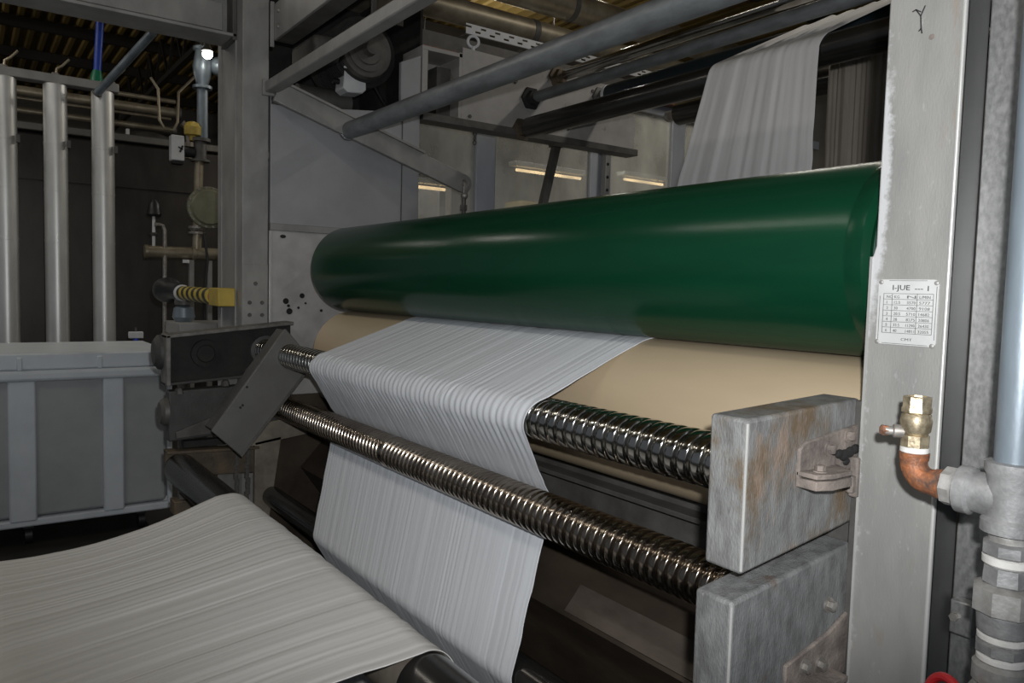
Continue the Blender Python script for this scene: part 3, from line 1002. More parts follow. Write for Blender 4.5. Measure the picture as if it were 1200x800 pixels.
EX = -0.667
for k in range(9):
    q = PI / 2 * k / 8
    pts.append((EX + 0.030 * (1 - math.sin(q)), QY, 1.388 + 0.030 * (1 - math.cos(q))))
pts = [(EX + 0.045, QY, 1.388)] + pts + [(EX, QY, 1.432)]
rr = [0.024] + [0.0225] * 9 + [0.0235]
el = Fit().tube(pts, rr, 20)
el.lathe((EX + 0.040, QY, 1.388), (1, 0, 0), [(0, 0.025), (0.010, 0.026), (0.014, 0.02)], 20)
el.lathe((EX, QY, 1.422), (0, 0, 1), [(0, 0.024), (0.012, 0.025), (0.013, 0.02)], 20)
el.build('elbow', M['rust'], t)
Fit().lathe((EX, QY, 1.433), (0, 0, 1), [(0, 0.020), (0.003, 0.0235), (0.010, 0.0235), (0.013, 0.020)], 20).build('thread_tape', M['tape'], t)
vb = Fit()
vb.lathe((EX, QY, 1.445), (0, 0, 1), [(0, 0.021), (0.0, 0.024), (0.020, 0.024), (0.022, 0.020)], 8)
vb.lathe((EX, QY, 1.467), (0, 0, 1), [(0, 0.019), (0.006, 0.024), (0.022, 0.026), (0.034, 0.024), (0.038, 0.021)], 24)
vb.lathe((EX, QY, 1.503), (0, 0, 1), [(0, 0.022), (0.003, 0.0255), (0.010, 0.0255), (0.012, 0.024), (0.030, 0.024), (0.031, 0.017), (0.012, 0.016)], 8)
valve = vb.build('ball_valve', M['brass'], t)
sub(Fit().lathe((EX - 0.015, QY - 0.012, 1.470), (-0.8, -0.6, 0), [(0, 0.012), (0.016, 0.012), (0.018, 0.008), (0.030, 0.008)], 16).build('stem', M['bolt']), valve)
sub(Fit().lathe((EX - 0.035, QY - 0.026, 1.470), (-0.8, -0.6, 0), [(0, 0.009), (0.010, 0.010), (0.014, 0.006)], 6).build('stem_nut', M['rust']), valve)
z0 = 1.335
Fit().cyl((QX, QY, z0 - 0.016), (QX, QY, z0), 0.030, 24).build('nipple', M['iron_lt'], t)
Fit().lathe((QX, QY, 1.296), (0, 0, 1), [(0, 0.034), (0.004, 0.039), (0.020, 0.039), (0.024, 0.032)], 8).build('union_nut', M['iron'], t)
Fit().lathe((QX, QY, 1.281), (0, 0, 1), [(0, 0.034), (0.003, 0.037), (0.013, 0.037), (0.015, 0.034)], 24).build('thread_tape', M['tape'], t)
Fit().lathe((QX, QY, 1.250), (0, 0, 1), [(0, 0.034), (0.003, 0.037), (0.029, 0.035), (0.031, 0.032)], 8).build('coupling', M['iron'], t)
Fit().lathe((QX, QY, 1.202), (0, 0, 1), [(0, 0.040), (0.004, 0.049), (0.042, 0.049), (0.048, 0.036)], 8).build('union_ring', M['iron_lt'], t)
Fit().lathe((QX, QY, 1.168), (0, 0, 1), [(0, 0.034), (0.004, 0.038), (0.032, 0.040), (0.034, 0.038)], 24).build('coupling', M['iron'], t)
Fit().lathe((QX, QY, 1.156), (0, 0, 1), [(0, 0.034), (0.003, 0.037), (0.010, 0.037), (0.012, 0.034)], 24).build('thread_tape', M['tape'], t)
Fit().lathe((QX, QY, 1.134), (0, 0, 1), [(0, 0.034), (0.004, 0.040), (0.018, 0.040), (0.022, 0.034)], 8).build('union_nut', M['iron'], t)
Fit().lathe((QX, QY, 1.121), (0, 0, 1), [(0, 0.032), (0.003, 0.036), (0.010, 0.036), (0.013, 0.032)], 24).build('thread_tape', M['tape'], t)
gv = Fit()
gv.lathe((QX, QY, 0.985), (0, 0, 1), [(0, 0.034), (0.004, 0.042), (0.024, 0.042), (0.034, 0.036), (0.060, 0.048), (0.085, 0.044), (0.098, 0.036), (0.104, 0.041), (0.130, 0.041), (0.136, 0.034)], 24)
gate = gv.build('gate_valve', M['iron_lt'], t)
sub(Fit().cyl((QX, QY, 1.04), (QX - 0.045, QY - 0.085, 1.055), 0.012, 12).build('spindle', M['brass']), gate)
hw = Fit()
hc = Vector((QX - 0.045, QY - 0.085, 1.055))
hd = Vector((-0.045, -0.085, 0.015))
hw.torus(hc, hd, 0.040, 0.0075, 28, 10)
_, ha, hb = frame_from(hd)
for k in range(3):
    q = 2 * PI * k / 3
    hw.cyl(hc, hc + (ha * math.cos(q) + hb * math.sin(q)) * 0.040, 0.005, 8)
hw.lathe(hc - hd.normalized() * 0.01, hd, [(0, 0.013), (0.02, 0.013)], 12)
sub(hw.build('hand_wheel', M['red']), gate)
Fit().cyl((QX, QY, -0.185), (QX, QY, 0.99), 0.030, 24).build('pipe', M['blue_pipe'], t)

# ================================================================== LEFT SIDE OF THE MACHINE
t = thing('machine_upright', 'grey steel upright at the far left end of the rollers', 'upright', (-4.3, 1.26, 0))
MB().box(-4.55, XL, 1.187, 1.322, 0, 3.7).build('column', M['steel'], t, bevel=0.004)
MB().box(-4.47, -4.455, 1.180, 1.187, 1.3, 3.0).build('rib', M['steel'], t)
MB().box(-4.20, -4.185, 1.180, 1.187, 1.3, 3.0).build('rib', M['steel'], t)
MB().box(XL, XL + 0.006, 1.190, 1.320, 1.25, 1.80).build('base_plate', M['steel'], t, bevel=0.002)
for y, z in [(1.225, 1.60), (1.29, 1.60), (1.225, 1.535), (1.29, 1.535), (1.255, 1.70)]:
    MB().lathe((XL + 0.006, y, z), (1, 0, 0), [(0, 0.011), (0.004, 0.010), (0.004, 0.005)], 12).build('bolt', M['steel_dk'], t)

t = thing('side_panel', 'flat grey side panel behind the far end of the green roller', 'panel', (-4.1, 1.75, 0))
MB().yz([(1.332, 2.02), (2.215, 2.02), (2.215, 3.06), (2.088, 3.0), (2.088, 2.715), (1.60, 2.66), (1.332, 2.70)], XL - 0.03, XL).build('upper_sheet', M['panel'], t, bevel=0.003)
MB().yz([(1.332, 1.10), (2.6, 1.10), (2.6, 1.985), (1.332, 1.985)], XL - 0.03, XL - 0.004).build('lower_sheet', M['panel_low'], t, bevel=0.003)
MB().yz([(1.332, 1.985), (2.215, 1.985), (2.215, 2.02), (1.332, 2.02)], XL - 0.03, XL + 0.004).build('seam_strip', M['steel'], t, bevel=0.002)
MB().box(XL - 0.002, XL + 0.006, 1.326, 1.340, 1.3, 1.98).build('weld_bead', M['post_edge'], t, bevel=0.002)
MB().box(XL - 0.03, XL + 0.004, 2.098, 2.103, 2.03, 2.70).build('edge_line', M['steel_dk'], t)
for y, z, r in [(1.42, 1.61, 0.016), (1.51, 1.64, 0.014), (1.44, 1.555, 0.017), (1.435, 1.585, 0.008), (1.49, 1.575, 0.007), (1.62, 1.56, 0.008), (1.53, 1.60, 0.006)]:
    MB().lathe((XL - 0.006, y, z), (1, 0, 0), [(0, r), (0.005, r), (0.005, r * 0.7), (0.003, r * 0.6)], 12).build('bolt_hole', M['black'], t)
MB().sphere((XL + 0.004, 1.40, 1.955), 0.012, 10, 8, 0.4, 1.4, 0.8).build('grease_spot', M['grime_shade'], t)

# beams at the top left
t = thing('overhead_beam', 'steel I-beam running out of the top left corner to the upright', 'beam', (-4.3, 0, 2.97))
MB().box(-4.40, -4.18, -2.2, 1.186, 2.975, 2.992).build('bottom_flange', M['steel'], t, bevel=0.003)
MB().box(-4.31, -4.29, -2.2, 1.186, 2.992, 3.22).build('web', M['steel'], t)
MB().box(-4.40, -4.18, -2.2, 1.186, 3.22, 3.24).build('top_flange', M['steel'], t, bevel=0.003)
MB().box(-4.215, -4.20, -2.2, 1.12, 3.0, 3.14).build('cover_strip', M['steel'], t, bevel=0.003)
MB().box(-4.40, -4.18, 1.165, 1.186, 2.96, 3.26).build('end_plate', M['steel_dk'], t, bevel=0.003)

t = thing('crossbeam', 'grey channel beam leaving the top of the far upright', 'beam', (-2.4, 1.36, 2.95))
MB().box(XL, -0.72, 1.345, 1.36, 2.965, 3.15).build('web', M['steel'], t, bevel=0.003)
MB().box(XL, -0.72, 1.36, 1.45, 2.965, 2.98).build('flange', M['steel_dk'], t, bevel=0.002)
MB().box(XL, XL + 0.012, 1.325, 1.345, 2.93, 3.16).build('end_cleat', M['steel'], t, bevel=0.002)
for x, z in [(-4.0, 3.02), (-4.0, 3.10)]:
    MB().cyl((x, 1.346, z), (x, 1.335, z), 0.012, 6).build('bolt', M['bolt'], t)

# lever and tie bars
t = thing('lever_arm', 'slanting grey flat lever below the tie bars with a pivot at its lower end', 'lever', (-4.0, 1.9, 2.3))
ax, ay = (1.335, 2.690), (2.475, 2.335)
dl = math.hypot(ay[0] - ax[0], ay[1] - ax[1])
dy, dz = (ay[0] - ax[0]) / dl, (ay[1] - ax[1]) / dl
poly = []
w0, w1 = 0.052, 0.055
poly.append((ax[0] + dz * w0 * -1, ax[1] + dy * w0))
poly.append((ax[0] + dz * w0, ax[1] - dy * w0))
a0 = math.atan2(-dy, dz)
for k in range(13):
    q = a0 + PI * k / 12
    poly.append((ay[0] + w1 * math.cos(q), ay[1] + w1 * math.sin(q)))
MB().yz(poly, XL + 0.06, XL + 0.09).build('bar', M['steel'], t, bevel=0.003)
MB().bar((XL + 0.075, ax[0] - dz * 0.05, ax[1] + dy * 0.055), (XL + 0.075, ay[0] - 0.3 + 0.02, ay[1] + 0.093 + 0.055), 0.07, 0.012, (0, 0.3, 1)).build('top_rib', M['steel'], t)
MB().cyl((XL + 0.04, ay[0], ay[1]), (XL + 0.115, ay[0], ay[1]), 0.022, 20).build('pivot_pin', M['bolt'], t)
MB().box(XL, XL + 0.06, 1.335, 1.40, 2.64, 2.72).build('mount', M['steel_dk'], t)
lk = MB().bar((XL + 0.11, ay[0], ay[1] + 0.01), (XL + 0.11, ay[0] - 0.005, ay[1] - 0.075), 0.028, 0.012, (1, 0, 0))
lk.build('link', M['bolt'], t, bevel=0.003)
MB().cyl((XL + 0.10, ay[0] - 0.005, ay[1] - 0.07), (XL + 0.10, ay[0] - 0.008, ay[1] - 0.30), 0.013, 12).build('link_rod', M['steel_dk'], t)
MB().sphere((XL + 0.105, ay[0] - 0.005, ay[1] - 0.075), 0.022, 14, 10).build('link_eye', M['bolt'], t)
MB().lathe((XL + 0.10, ay[0] - 0.006, ay[1] - 0.13), (0, 0, -1), [(0, 0.024), (0.035, 0.024)], 6).build('lock_nut', M['steel_dk'], t)

t = thing('tie_bar', 'angular grey tie bar rising to the top edge, left of the round one', 'bar', (-2.4, 1.31, 2.68))
MB().box(XL + 0.05, -0.72, 1.285, 1.345, 2.682, 2.738).build('bar', M['steel'], t, bevel=0.006)
MB().box(XL + 0.03, XL + 0.05, 1.275, 1.355, 2.67, 2.75).build('end_plate', M['steel'], t, bevel=0.002)
t = thing('tie_bar', 'round dull zinc tie pipe crossing the top of the machine', 'bar', (-2.4, 1.74, 2.50))
MB().cyl((XL + 0.07, 1.738, 2.548), (-0.72, 1.738, 2.548), 0.046, 40).build('pipe', M['pipe_galv'], t)
MB().lathe((XL + 0.055, 1.738, 2.548), (1, 0, 0), [(0, 0.052), (0.018, 0.052), (0.022, 0.046)], 32).build('weld_collar', M['pipe_galv'], t)

# drive motor seen in the gap below the crossbeam
t = thing('drive_motor', 'dark finned drive motor in the gap above the side panel', 'motor', (-4.5, 1.9, 2.72))
mo = MB()
pr = []
for k in range(16):
    pr += [(0.024 * k, 0.20), (0.024 * k + 0.012, 0.20), (0.024 * k + 0.012, 0.175), (0.024 * k + 0.024, 0.175)]
mo.lathe((-4.62, 1.93, 3.06), (1, 0, 0), [(-0.02, 0.1)] + pr + [(0.40, 0.10)], 40)
mo.build('finned_body', M['grime_shade'], t)
MB().lathe((-4.23, 1.93, 3.06), (1, 0, 0), [(0, 0.16), (0.03, 0.15), (0.03, 0.12), (0.04, 0.12), (0.04, 0.085), (0.05, 0.08), (0.05, 0.04), (0.10, 0.035)], 40).build('end_bell', M['steel_dk'], t)
MB().box(-4.55, -4.18, 1.60, 1.76, 2.95, 3.09).build('gear_case', M['steel_dk'], t, bevel=0.03, segs=3)
MB().cyl((-4.45, 1.60, 2.79), (-4.45, 1.92, 2.79), 0.075, 28).build('pump_barrel', M['steel_dk'], t)
MB().box(-4.6, -4.3, 1.5, 2.2, 2.62, 2.70).build('mounting_shelf', M['grime_shade'], t, bevel=0.004)
MB().tube([(-4.3, 2.0, 2.93), (-4.28, 2.04, 2.85), (-4.29, 2.10, 2.78), (-4.3, 2.14, 2.70)], 0.008, 8).build('cable', M['black'], t)
t = thing('junction_box', 'small pale junction box beside the dark motor', 'box', (-4.28, 1.90, 2.80))
MB().yz([(1.80, 2.835), (1.83, 2.815), (1.92, 2.822), (1.945, 2.845), (1.94, 2.945), (1.81, 2.945)], -4.36, -4.24).build('case', M['white_paint'], t, bevel=0.006)
MB().box(-4.37, -4.23, 1.80, 1.95, 2.945, 2.957).build('lid', M['white_paint'], t, bevel=0.003)
MB().cyl((-4.30, 1.80, 2.88), (-4.30, 1.76, 2.88), 0.016, 14).build('gland', M['black'], t)
t = thing('motor_housing', 'dark sheet housing behind the motor', 'housing', (-4.8, 1.9, 2.6))
MB().box(-5.0, -4.98, 1.33, 2.25, 2.6, 3.6).build('back_sheet', M['grime_shade'], t)
MB().box(-4.98, -4.12, 1.33, 2.25, 3.55, 3.6).build('top_sheet', M['brownbox'], t)
MB().box(-4.98, -4.13, 2.235, 2.25, 2.72, 3.55).build('end_sheet', M['grime_shade'], t)
t = thing('crossbeam', 'rust-brown square beam above the motor near the top edge', 'beam', (-2.4, 2.0, 3.24))
MB().box(-4.1, -0.72, 1.93, 2.06, 3.24, 3.36).build('tube', M['arm_brown'], t, bevel=0.006)
MB().box(-4.1, -4.085, 1.90, 2.10, 3.20, 3.40).build('end_plate', M['steel_dk'], t, bevel=0.003)

# bearing plate with open box at its left, carrying the upper rollers
t = thing('bearing_plate', 'pale plate holding the far ends of the upper rollers', 'plate', (-4.1, 3.2, 2.70))
MB().yz([(2.50, 2.735), (3.955, 2.735), (3.968, 2.95), (3.72, 3.145), (2.50, 3.165)], XL - 0.06, XL).build('plate', M['plate_grey'], t, bevel=0.002)
MB().yz([(2.225, 2.69), (3.985, 2.69), (3.985, 2.735), (2.225, 2.735)], XL - 0.10, XL + 0.02).build('lower_lip', M['steel_dk'], t, bevel=0.003)
bx = MB()
bx.box(XL - 0.25, XL, 2.225, 2.262, 2.735, 3.10)
bx.box(XL - 0.25, XL, 2.225, 2.50, 3.10, 3.125)
bx.box(XL - 0.25, XL, 2.478, 2.50, 2.735, 3.13)
bx.box(XL - 0.25, XL - 0.24, 2.262, 2.478, 2.735, 3.10)
bx.build('open_box', M['plate_grey'], t, bevel=0.002)
MB().box(XL - 0.24, XL - 0.10, 2.38, 2.478, 2.74, 3.05).build('box_insert', M['steel_dk'], t)
for y, z in [(2.56, 2.76), (2.90, 3.03), (3.20, 2.78), (3.55, 3.08), (3.58, 2.98), (3.35, 2.80)]:
    MB().lathe((XL, y, z), (1, 0, 0), [(0, 0.012), (0.008, 0.012)], 6).build('bolt', M['steel_dk'], t)
eb = MB().torus((XL - 0.01, 2.58, 3.215), (1, -0.4, 0), 0.034, 0.009, 20, 8)
eb.cyl((XL - 0.01, 2.58, 3.16), (XL - 0.01, 2.58, 3.185), 0.012, 10)
eb.build('eye_bolt', M['white_paint'], t)


def roller(label, y, z, r, x0, x1, mat, hub='rust', cap=None, flange=True):
    t = thing('upper_roller', label, 'roller', ((x0 + x1) / 2, y, z - r))
    MB().lathe((x0, y, z), (1, 0, 0), [(0, r * 0.85), (0.01, r), (x1 - x0 - 0.01, r), (x1 - x0, r * 0.85)], 48).build('tube', M[mat], t)
    MB().cyl((XL, y, z), (x0 + 0.01, y, z), r * 0.5, 16).build('journal', M['bolt'], t)
    if flange:
        fl_ = MB()
        fl_.lathe((XL, y, z), (1, 0, 0), [(0, 0.075), (0.018, 0.075), (0.022, 0.05), (0.05, 0.045), (0.052, 0.02)], 6)
        fl_.build('bearing', M[hub], t)
    if cap:
        MB().lathe((x0 - 0.02, y, z), (1, 0, 0), [(0, r * 0.9), (0.004, r * 1.03), (0.022, r * 1.03), (0.026, r * 0.9)], 40).build('end_ring', M[cap], t)
    return t


roller('thick black upper roller in front of the window panes', 2.955, 2.735, 0.064, XL + 0.08, -0.72, 'black_roll', 'arm_brown')
roller('thin grey upper tube above the thick black roller', 3.02, 2.942, 0.034, XL + 0.07, -0.72, 'pipe_galv', 'grime_shade')
roller('polished thin upper tube, highest beside the zinc pipe', 3.24, 3.118, 0.036, XL + 0.08, -0.72, 'chrome', 'arm_brown')
roller('blue-black upper roller with a white end ring', 3.62, 3.045, 0.070, XL + 0.10, -0.72, 'blue_roll', 'steel_dk', 'white_paint')
roller('dark rear roller behind the cloth at the upper right', 4.30, 3.02, 0.08, XL + 0.10, -0.72, 'black_roll', 'steel_dk', None, False)
# upper cloth: rises behind the green roller, bends over the black roller and slopes away
path = [(2.886, 0.9), (2.886, 2.70)] + arc(2.955, 2.735, 0.068, 178, 120, 10) + arc(3.62, 3.045, 0.075, 120, 98, 4) + [(3.95, 3.16), (4.6, 3.24)]
pd = densify(path, 0.025)
sT = path_len_at(pd, 2.89, 2.74)
o = sheet('cloth_web', pd, [(0, -3.05), (sT - 0.5, -2.655), (sT, -2.49), (sT + 0.05, -2.48), (sT + 1.8, -2.46)], [(0, -1.93), (sT, -1.915), (sT + 0.05, -1.90), (sT + 1.8, -1.90)],
          M['cloth_up'], nu=220, amp=0.013, seed=41, folds=(12, 26), side=1,
          wave=lambda u, s: (0.5 if s < sT - 0.1 else (0.25 if s < sT + 0.05 else (1.6 * min(1.0, (s - sT - 0.05) * 5) * (0.25 + 0.9 * u)))))
tag(o, 'white cloth draped over the upper black roller behind the green roller', 'cloth')
path = [(3.9, 1.0), (3.9, 3.0)]
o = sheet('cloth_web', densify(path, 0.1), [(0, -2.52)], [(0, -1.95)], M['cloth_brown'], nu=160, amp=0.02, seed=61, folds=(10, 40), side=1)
tag(o, 'dim brownish cloth hanging at the back beside the right upright', 'cloth')

# ------------------------------------------------------------------ left arms, guard plate
t = thing('bearing_housing', 'black shaded channel housing at the far left holding the upper spiral roller', 'housing', (-4.1, 1.1, 1.2))
MB().yz([(0.80, 1.20), (1.42, 1.24), (1.42, 1.50), (0.80, 1.435)], -4.078, -4.005).build('web', M['grime_shade'], t, bevel=0.003)  # near-black colour carries the shade inside the channel
MB().yz([(0.795, 1.425), (1.42, 1.488), (1.42, 1.505), (0.795, 1.442)], -4.085, -3.955).build('top_lip', M['arm_lip'], t, bevel=0.003)
MB().yz([(0.795, 1.195), (0.815, 1.195), (0.815, 1.44), (0.795, 1.44)], -4.085, -3.955).build('end_lip', M['arm_lip'], t, bevel=0.003)
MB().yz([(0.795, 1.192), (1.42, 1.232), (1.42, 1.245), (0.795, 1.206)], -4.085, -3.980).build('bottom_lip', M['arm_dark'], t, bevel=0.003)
MB().lathe((-4.005, 0.985, 1.345), (1, 0, 0), [(0, 0.07), (0.012, 0.068), (0.014, 0.045), (0.022, 0.04), (0.022, 0.015)], 28).build('boss', M['grime_shade'], t)
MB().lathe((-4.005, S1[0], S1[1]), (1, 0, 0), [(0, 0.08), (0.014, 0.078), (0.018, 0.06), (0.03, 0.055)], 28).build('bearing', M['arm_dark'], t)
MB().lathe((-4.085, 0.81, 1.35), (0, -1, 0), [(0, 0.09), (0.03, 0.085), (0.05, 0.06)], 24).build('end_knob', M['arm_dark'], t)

t = thing('bearing_housing', 'dark grey housing at the far left, below the black channel housing', 'housing', (-4.1, 1.05, 0.9))
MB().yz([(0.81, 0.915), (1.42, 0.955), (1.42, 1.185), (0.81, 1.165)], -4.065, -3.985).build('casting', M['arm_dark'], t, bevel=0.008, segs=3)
MB().yz([(0.84, 0.93), (1.10, 0.95), (1.10, 1.02), (1.02, 1.03), (0.84, 0.965)], -3.985, -3.970).build('bottom_plate', M['steel_dk'], t, bevel=0.003)
MB().lathe((-4.025, 0.81, 1.06), (0, -1, 0), [(0, 0.07), (0.02, 0.066), (0.035, 0.05)], 20).build('end_knob', M['steel_dk'], t)
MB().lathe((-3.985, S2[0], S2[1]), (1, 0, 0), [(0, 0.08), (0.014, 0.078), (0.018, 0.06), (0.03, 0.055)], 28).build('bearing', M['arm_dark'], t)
for y, z in [(0.86, 1.15), (1.08, 1.178), (1.16, 1.19)]:
    MB().lathe((-3.995, y, z), (0, 0, 1), [(0, 0.022), (0.02, 0.02), (0.03, 0.012)], 6).build('bolt', M['steel_dk'], t)

t = thing('roller_bracket', 'oily brown bracket holding the far end of the smooth guide roller', 'bracket', (-4.1, 1.0, 0.75))
MB().yz([(0.795, 0.742), (1.24, 0.715), (1.24, 0.858), (0.795, 0.872)], -4.035, -3.985).build('plate', M['arm_brown'], t, bevel=0.004)
MB().yz([(0.795, 0.862), (1.24, 0.846), (1.24, 0.860), (0.795, 0.876)], -4.035, -3.945).build('top_lip', M['arm_brown'], t, bevel=0.002)
MB().lathe((-3.985, AY, AZ), (1, 0, 0), [(0, 0.06), (0.03, 0.055), (0.05, 0.04)], 20).build('bearing', M['grime_shade'], t)
MB().box(-4.055, -3.995, 0.88, 1.12, 0.876, 0.91).build('spacer', M['grime_shade'], t, bevel=0.003)
MB().box(-4.065, -3.965, 0.83, 1.05, 0.55, 0.62).build('foot', M['arm_brown'], t, bevel=0.004)
MB().box(-4.035, -3.995, 0.86, 0.92, 0.62, 0.745).build('stem', M['steel_dk'], t)

# drive chain
t = thing('drive_chain', 'greasy roller chain hanging below the tilted guard plate', 'chain', (-4.0, 1.16, 0.3))
lkm = None
for k in range(22):
    z = 0.86 - k * 0.026
    for s_ in (0, 1):
        y = 1.135 + s_ * 0.055
        if lkm is None:
            m_ = MB()
            m_.box(-0.012, -0.007, -0.009, 0.009, -0.016, 0.016)
            m_.box(0.007, 0.012, -0.009, 0.009, -0.016, 0.016)
            m_.lathe((-0.014, 0, -0.010), (1, 0, 0), [(0, 0.007), (0.028, 0.007)], 8)
            lkm = m_.build('chain_link', M['steel_dk'], smooth=40)
            c = lkm
        else:
            c = lkm.copy()
            COL.objects.link(c)
        c.location = (-3.99 + (0.006 if k % 2 else -0.006), y + 0.004 * math.sin(k), z)
        put(c, t)

t = thing('guard_plate', 'dark grey tilted guard plate in front of the far roller ends', 'guard', (-3.63, 1.1, 0.88))
gp = [(0.921, 1.019), (1.052, 0.891), (1.204, 1.061), (1.362, 1.262), (1.362, 1.375), (1.264, 1.487), (1.255, 1.480)]
MB().yz(gp, -3.648, -3.63).build('plate', M['guard'], t, bevel=0.004)
MB().yz([(1.058, 0.884), (1.370, 1.268), (1.362, 1.278), (1.050, 0.894)], -3.70, -3.628).build('lower_flange', M['steel_dk'], t)
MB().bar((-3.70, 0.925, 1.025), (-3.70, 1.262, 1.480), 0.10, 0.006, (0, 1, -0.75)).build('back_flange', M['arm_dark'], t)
for y, z in [(1.08, 1.215), (1.05, 1.12), (1.06, 1.13)]:
    MB().cyl((-3.634, y, z), (-3.628, y, z), 0.006, 10).build('hole', M['black'], t)
MB().cyl((-4.0, 1.20, 1.25), (-3.64, 1.20, 1.25), 0.02, 14).build('stay', M['steel_dk'], t)
t = thing('support_plate', 'stained tan support plate beneath the far end of the lower spiral roller', 'plate', (-4.0, 1.4, 0.5))
MB().yz([(1.20, 0.86), (1.50, 0.90), (1.50, 1.02), (1.30, 0.98), (1.22, 0.95)], -3.99, -3.96).build('top_plate', M['brownbox'], t, bevel=0.003)
MB().yz([(1.22, 0.35), (1.28, 0.35), (1.36, 0.90), (1.22, 0.88)], -3.99, -3.96).build('leg_plate', M['brownbox'], t, bevel=0.003)

# ------------------------------------------------------------------ glazed enclosure behind
GX = -4.62
pan = struct(MB().box(GX - 0.04, GX + 0.04, 2.25, 7.0, 3.18, 3.26).build('window_1', M['alu'], bevel=0.003))
mull = [(2.30, 2.36), (2.945, 3.105), (4.0, 4.215), (4.90, 5.06), (6.2, 6.36)]
for a, b in mull:
    o_ = MB().box(GX - 0.03, GX + 0.03, a, b, 0.5, 3.18).build('mullion', M['alu'], bevel=0.004)
    sub(o_, pan)
for (a, b), (c_, d_) in zip(mull, mull[1:]):
    o_ = MB().box(GX - 0.006, GX + 0.006, b, c_, 0.9, 3.18).build('pane', M['glass'], smooth=0)
    sub(o_, pan)
    o_ = MB().box(GX - 0.012, GX + 0.012, b, b + 0.012, 0.9, 3.18).build('gasket', M['black'], smooth=0)
    sub(o_, pan)
o_ = MB().box(GX - 0.03, GX + 0.03, 2.25, 7.0, 0.5, 0.9).build('sill', M['alu'], bevel=0.004)
sub(o_, pan)
t = thing('strut', 'leaning dark green-grey strut in front of the window panes', 'strut', (-4.45, 3.4, 2.0))
MB().bar((-4.42, 3.52, 2.76), (-4.42, 3.33, 2.0), 0.05, 0.055, (1, 0, 0)).build('bar', M['steel_dk'], t, bevel=0.003)
MB().box(-4.46, -4.14, 3.48, 3.56, 2.74, 2.77).build('foot', M['steel_dk'], t)
t = thing('strut', 'upright spotted strut beside the second window post', 'strut', (-4.54, 4.1, 0))
MB().bar((-4.54, 4.12, 2.95), (-4.54, 4.08, 0.0), 0.05, 0.05, (1, 0, 0)).build('bar', M['steel'], t, bevel=0.003)
for z in (2.7, 2.6, 2.5, 2.4):
    MB().cyl((-4.516, 4.112, z), (-4.512, 4.112, z), 0.012, 10).build('hole', M['black'], t)
# small chain on the pane
t = thing('hook_chain', 'short hook chain hanging at the first window post', 'chain', (-4.5, 2.85, 2.6))
for k in range(4):
    MB().torus((-4.55, 2.90, 2.80 - k * 0.03), (1, 0, 0) if k % 2 else (0, 1, 0), 0.013, 0.004, 12, 6).build('link', M['steel_dk'], t)

# fluorescent fittings beyond the panes
for k, (x, y0, y1, z, lab) in enumerate([(-6.0, 3.05, 3.52, 2.578, 'far fluorescent lamp seen low in the first pane beside the lever'),
                                          (-6.0, 4.3, 5.10, 2.842, 'far fluorescent lamp glowing behind the second pane'),
                                          (-6.0, 5.70, 6.28, 2.90, 'far fluorescent lamp glowing behind the third pane')]):
    t = thing('fluorescent_lamp', lab, 'lamp', (x, (y0 + y1) / 2, z), 'lamps beyond the panes')
    MB().cyl((x, y0, z), (x, y1, z), 0.014, 14).build('tube', M['tubelight'], t)
    MB().box(x - 0.06, x + 0.06, y0 - 0.05, y1 + 0.05, z + 0.035, z + 0.075).build('batten', M['white_paint'], t, bevel=0.003)
    MB().cyl((x, (y0 + y1) / 2, z + 0.07), (x, (y0 + y1) / 2, 5.0), 0.006, 8).build('hanger', M['steel_dk'], t)

# things beyond the panes
t = thing('storage_rack', 'pale boxy equipment rack blurred behind the panes', 'rack', (-8.2, 5.0, 0))
for y in (3.4, 5.0, 6.6, 8.2):
    MB().box(-8.6, -8.5, y, y + 0.08, 0, 3.2).build('post', M['hallwall'], t)
for z in (0.9, 1.8, 2.5):
    MB().box(-8.7, -8.1, 3.3, 8.4, z, z + 0.06).build('shelf', M['brownbox'], t)
for k, (y, z, w, h, m_) in enumerate([(3.6, 1.86, 0.6, 0.5, 'white_paint'), (4.5, 1.86, 0.4, 0.4, 'yellow'), (5.3, 1.86, 0.8, 0.45, 'panel'), (6.9, 1.86, 0.5, 0.5, 'white_paint'), (4.0, 2.56, 0.7, 0.35, 'panel'), (5.9, 2.56, 0.6, 0.3, 'yellow')]):
    o_ = MB().box(-8.48, -8.12, y, y + w, z, z + h).build('carton', M[m_], bevel=0.01)
    tag(o_, 'blurred box behind the panes, %s' % ['pale one low beside the lever', 'small yellowish one on the middle shelf', 'wide grey one on the middle shelf', 'pale one toward the right', 'grey one on the top shelf', 'yellowish one on the top shelf'][k], 'box', 'boxes behind the panes')

# perforated tray and lagged pipes above the bearing plate
t = thing('cable_tray', 'white perforated cable tray under the lagged pipes at the top', 'tray', (-4.6, 3.4, 3.45))
x0, x1 = -4.72, -4.60
tr = MB()
cols = 16
for k in range(cols):
    ya = 2.84 + k * 0.12
    for a, b, c_, d_ in [(ya, ya + 0.12, 0, 0.028), (ya, ya + 0.12, 0.052, 0.078), (ya, ya + 0.12, 0.102, 0.125), (ya, ya + 0.075, 0.028, 0.052), (ya + 0.045, ya + 0.12, 0.078, 0.102)]:
        tr.box(x1, x1 + 0.004, a, b, 3.45 + c_ * 0.55, 3.45 + d_ * 0.55)
tr.build('perforated_side', M['white_paint'], t, smooth=0)
MB().box(x0 - 0.1, x1, 2.84, 4.76, 3.445, 3.45).build('bottom', M['steel_dk'], t, smooth=0)
t = thing('lagged_pipe', 'gold-grey lagged pipe just above the white perforated tray', 'pipe', (-4.9, 3.8, 3.6))
MB().cyl((-4.9, 2.5, 3.70), (-4.9, 6.5, 3.70), 0.09, 28).build('pipe', M['clad'], t)
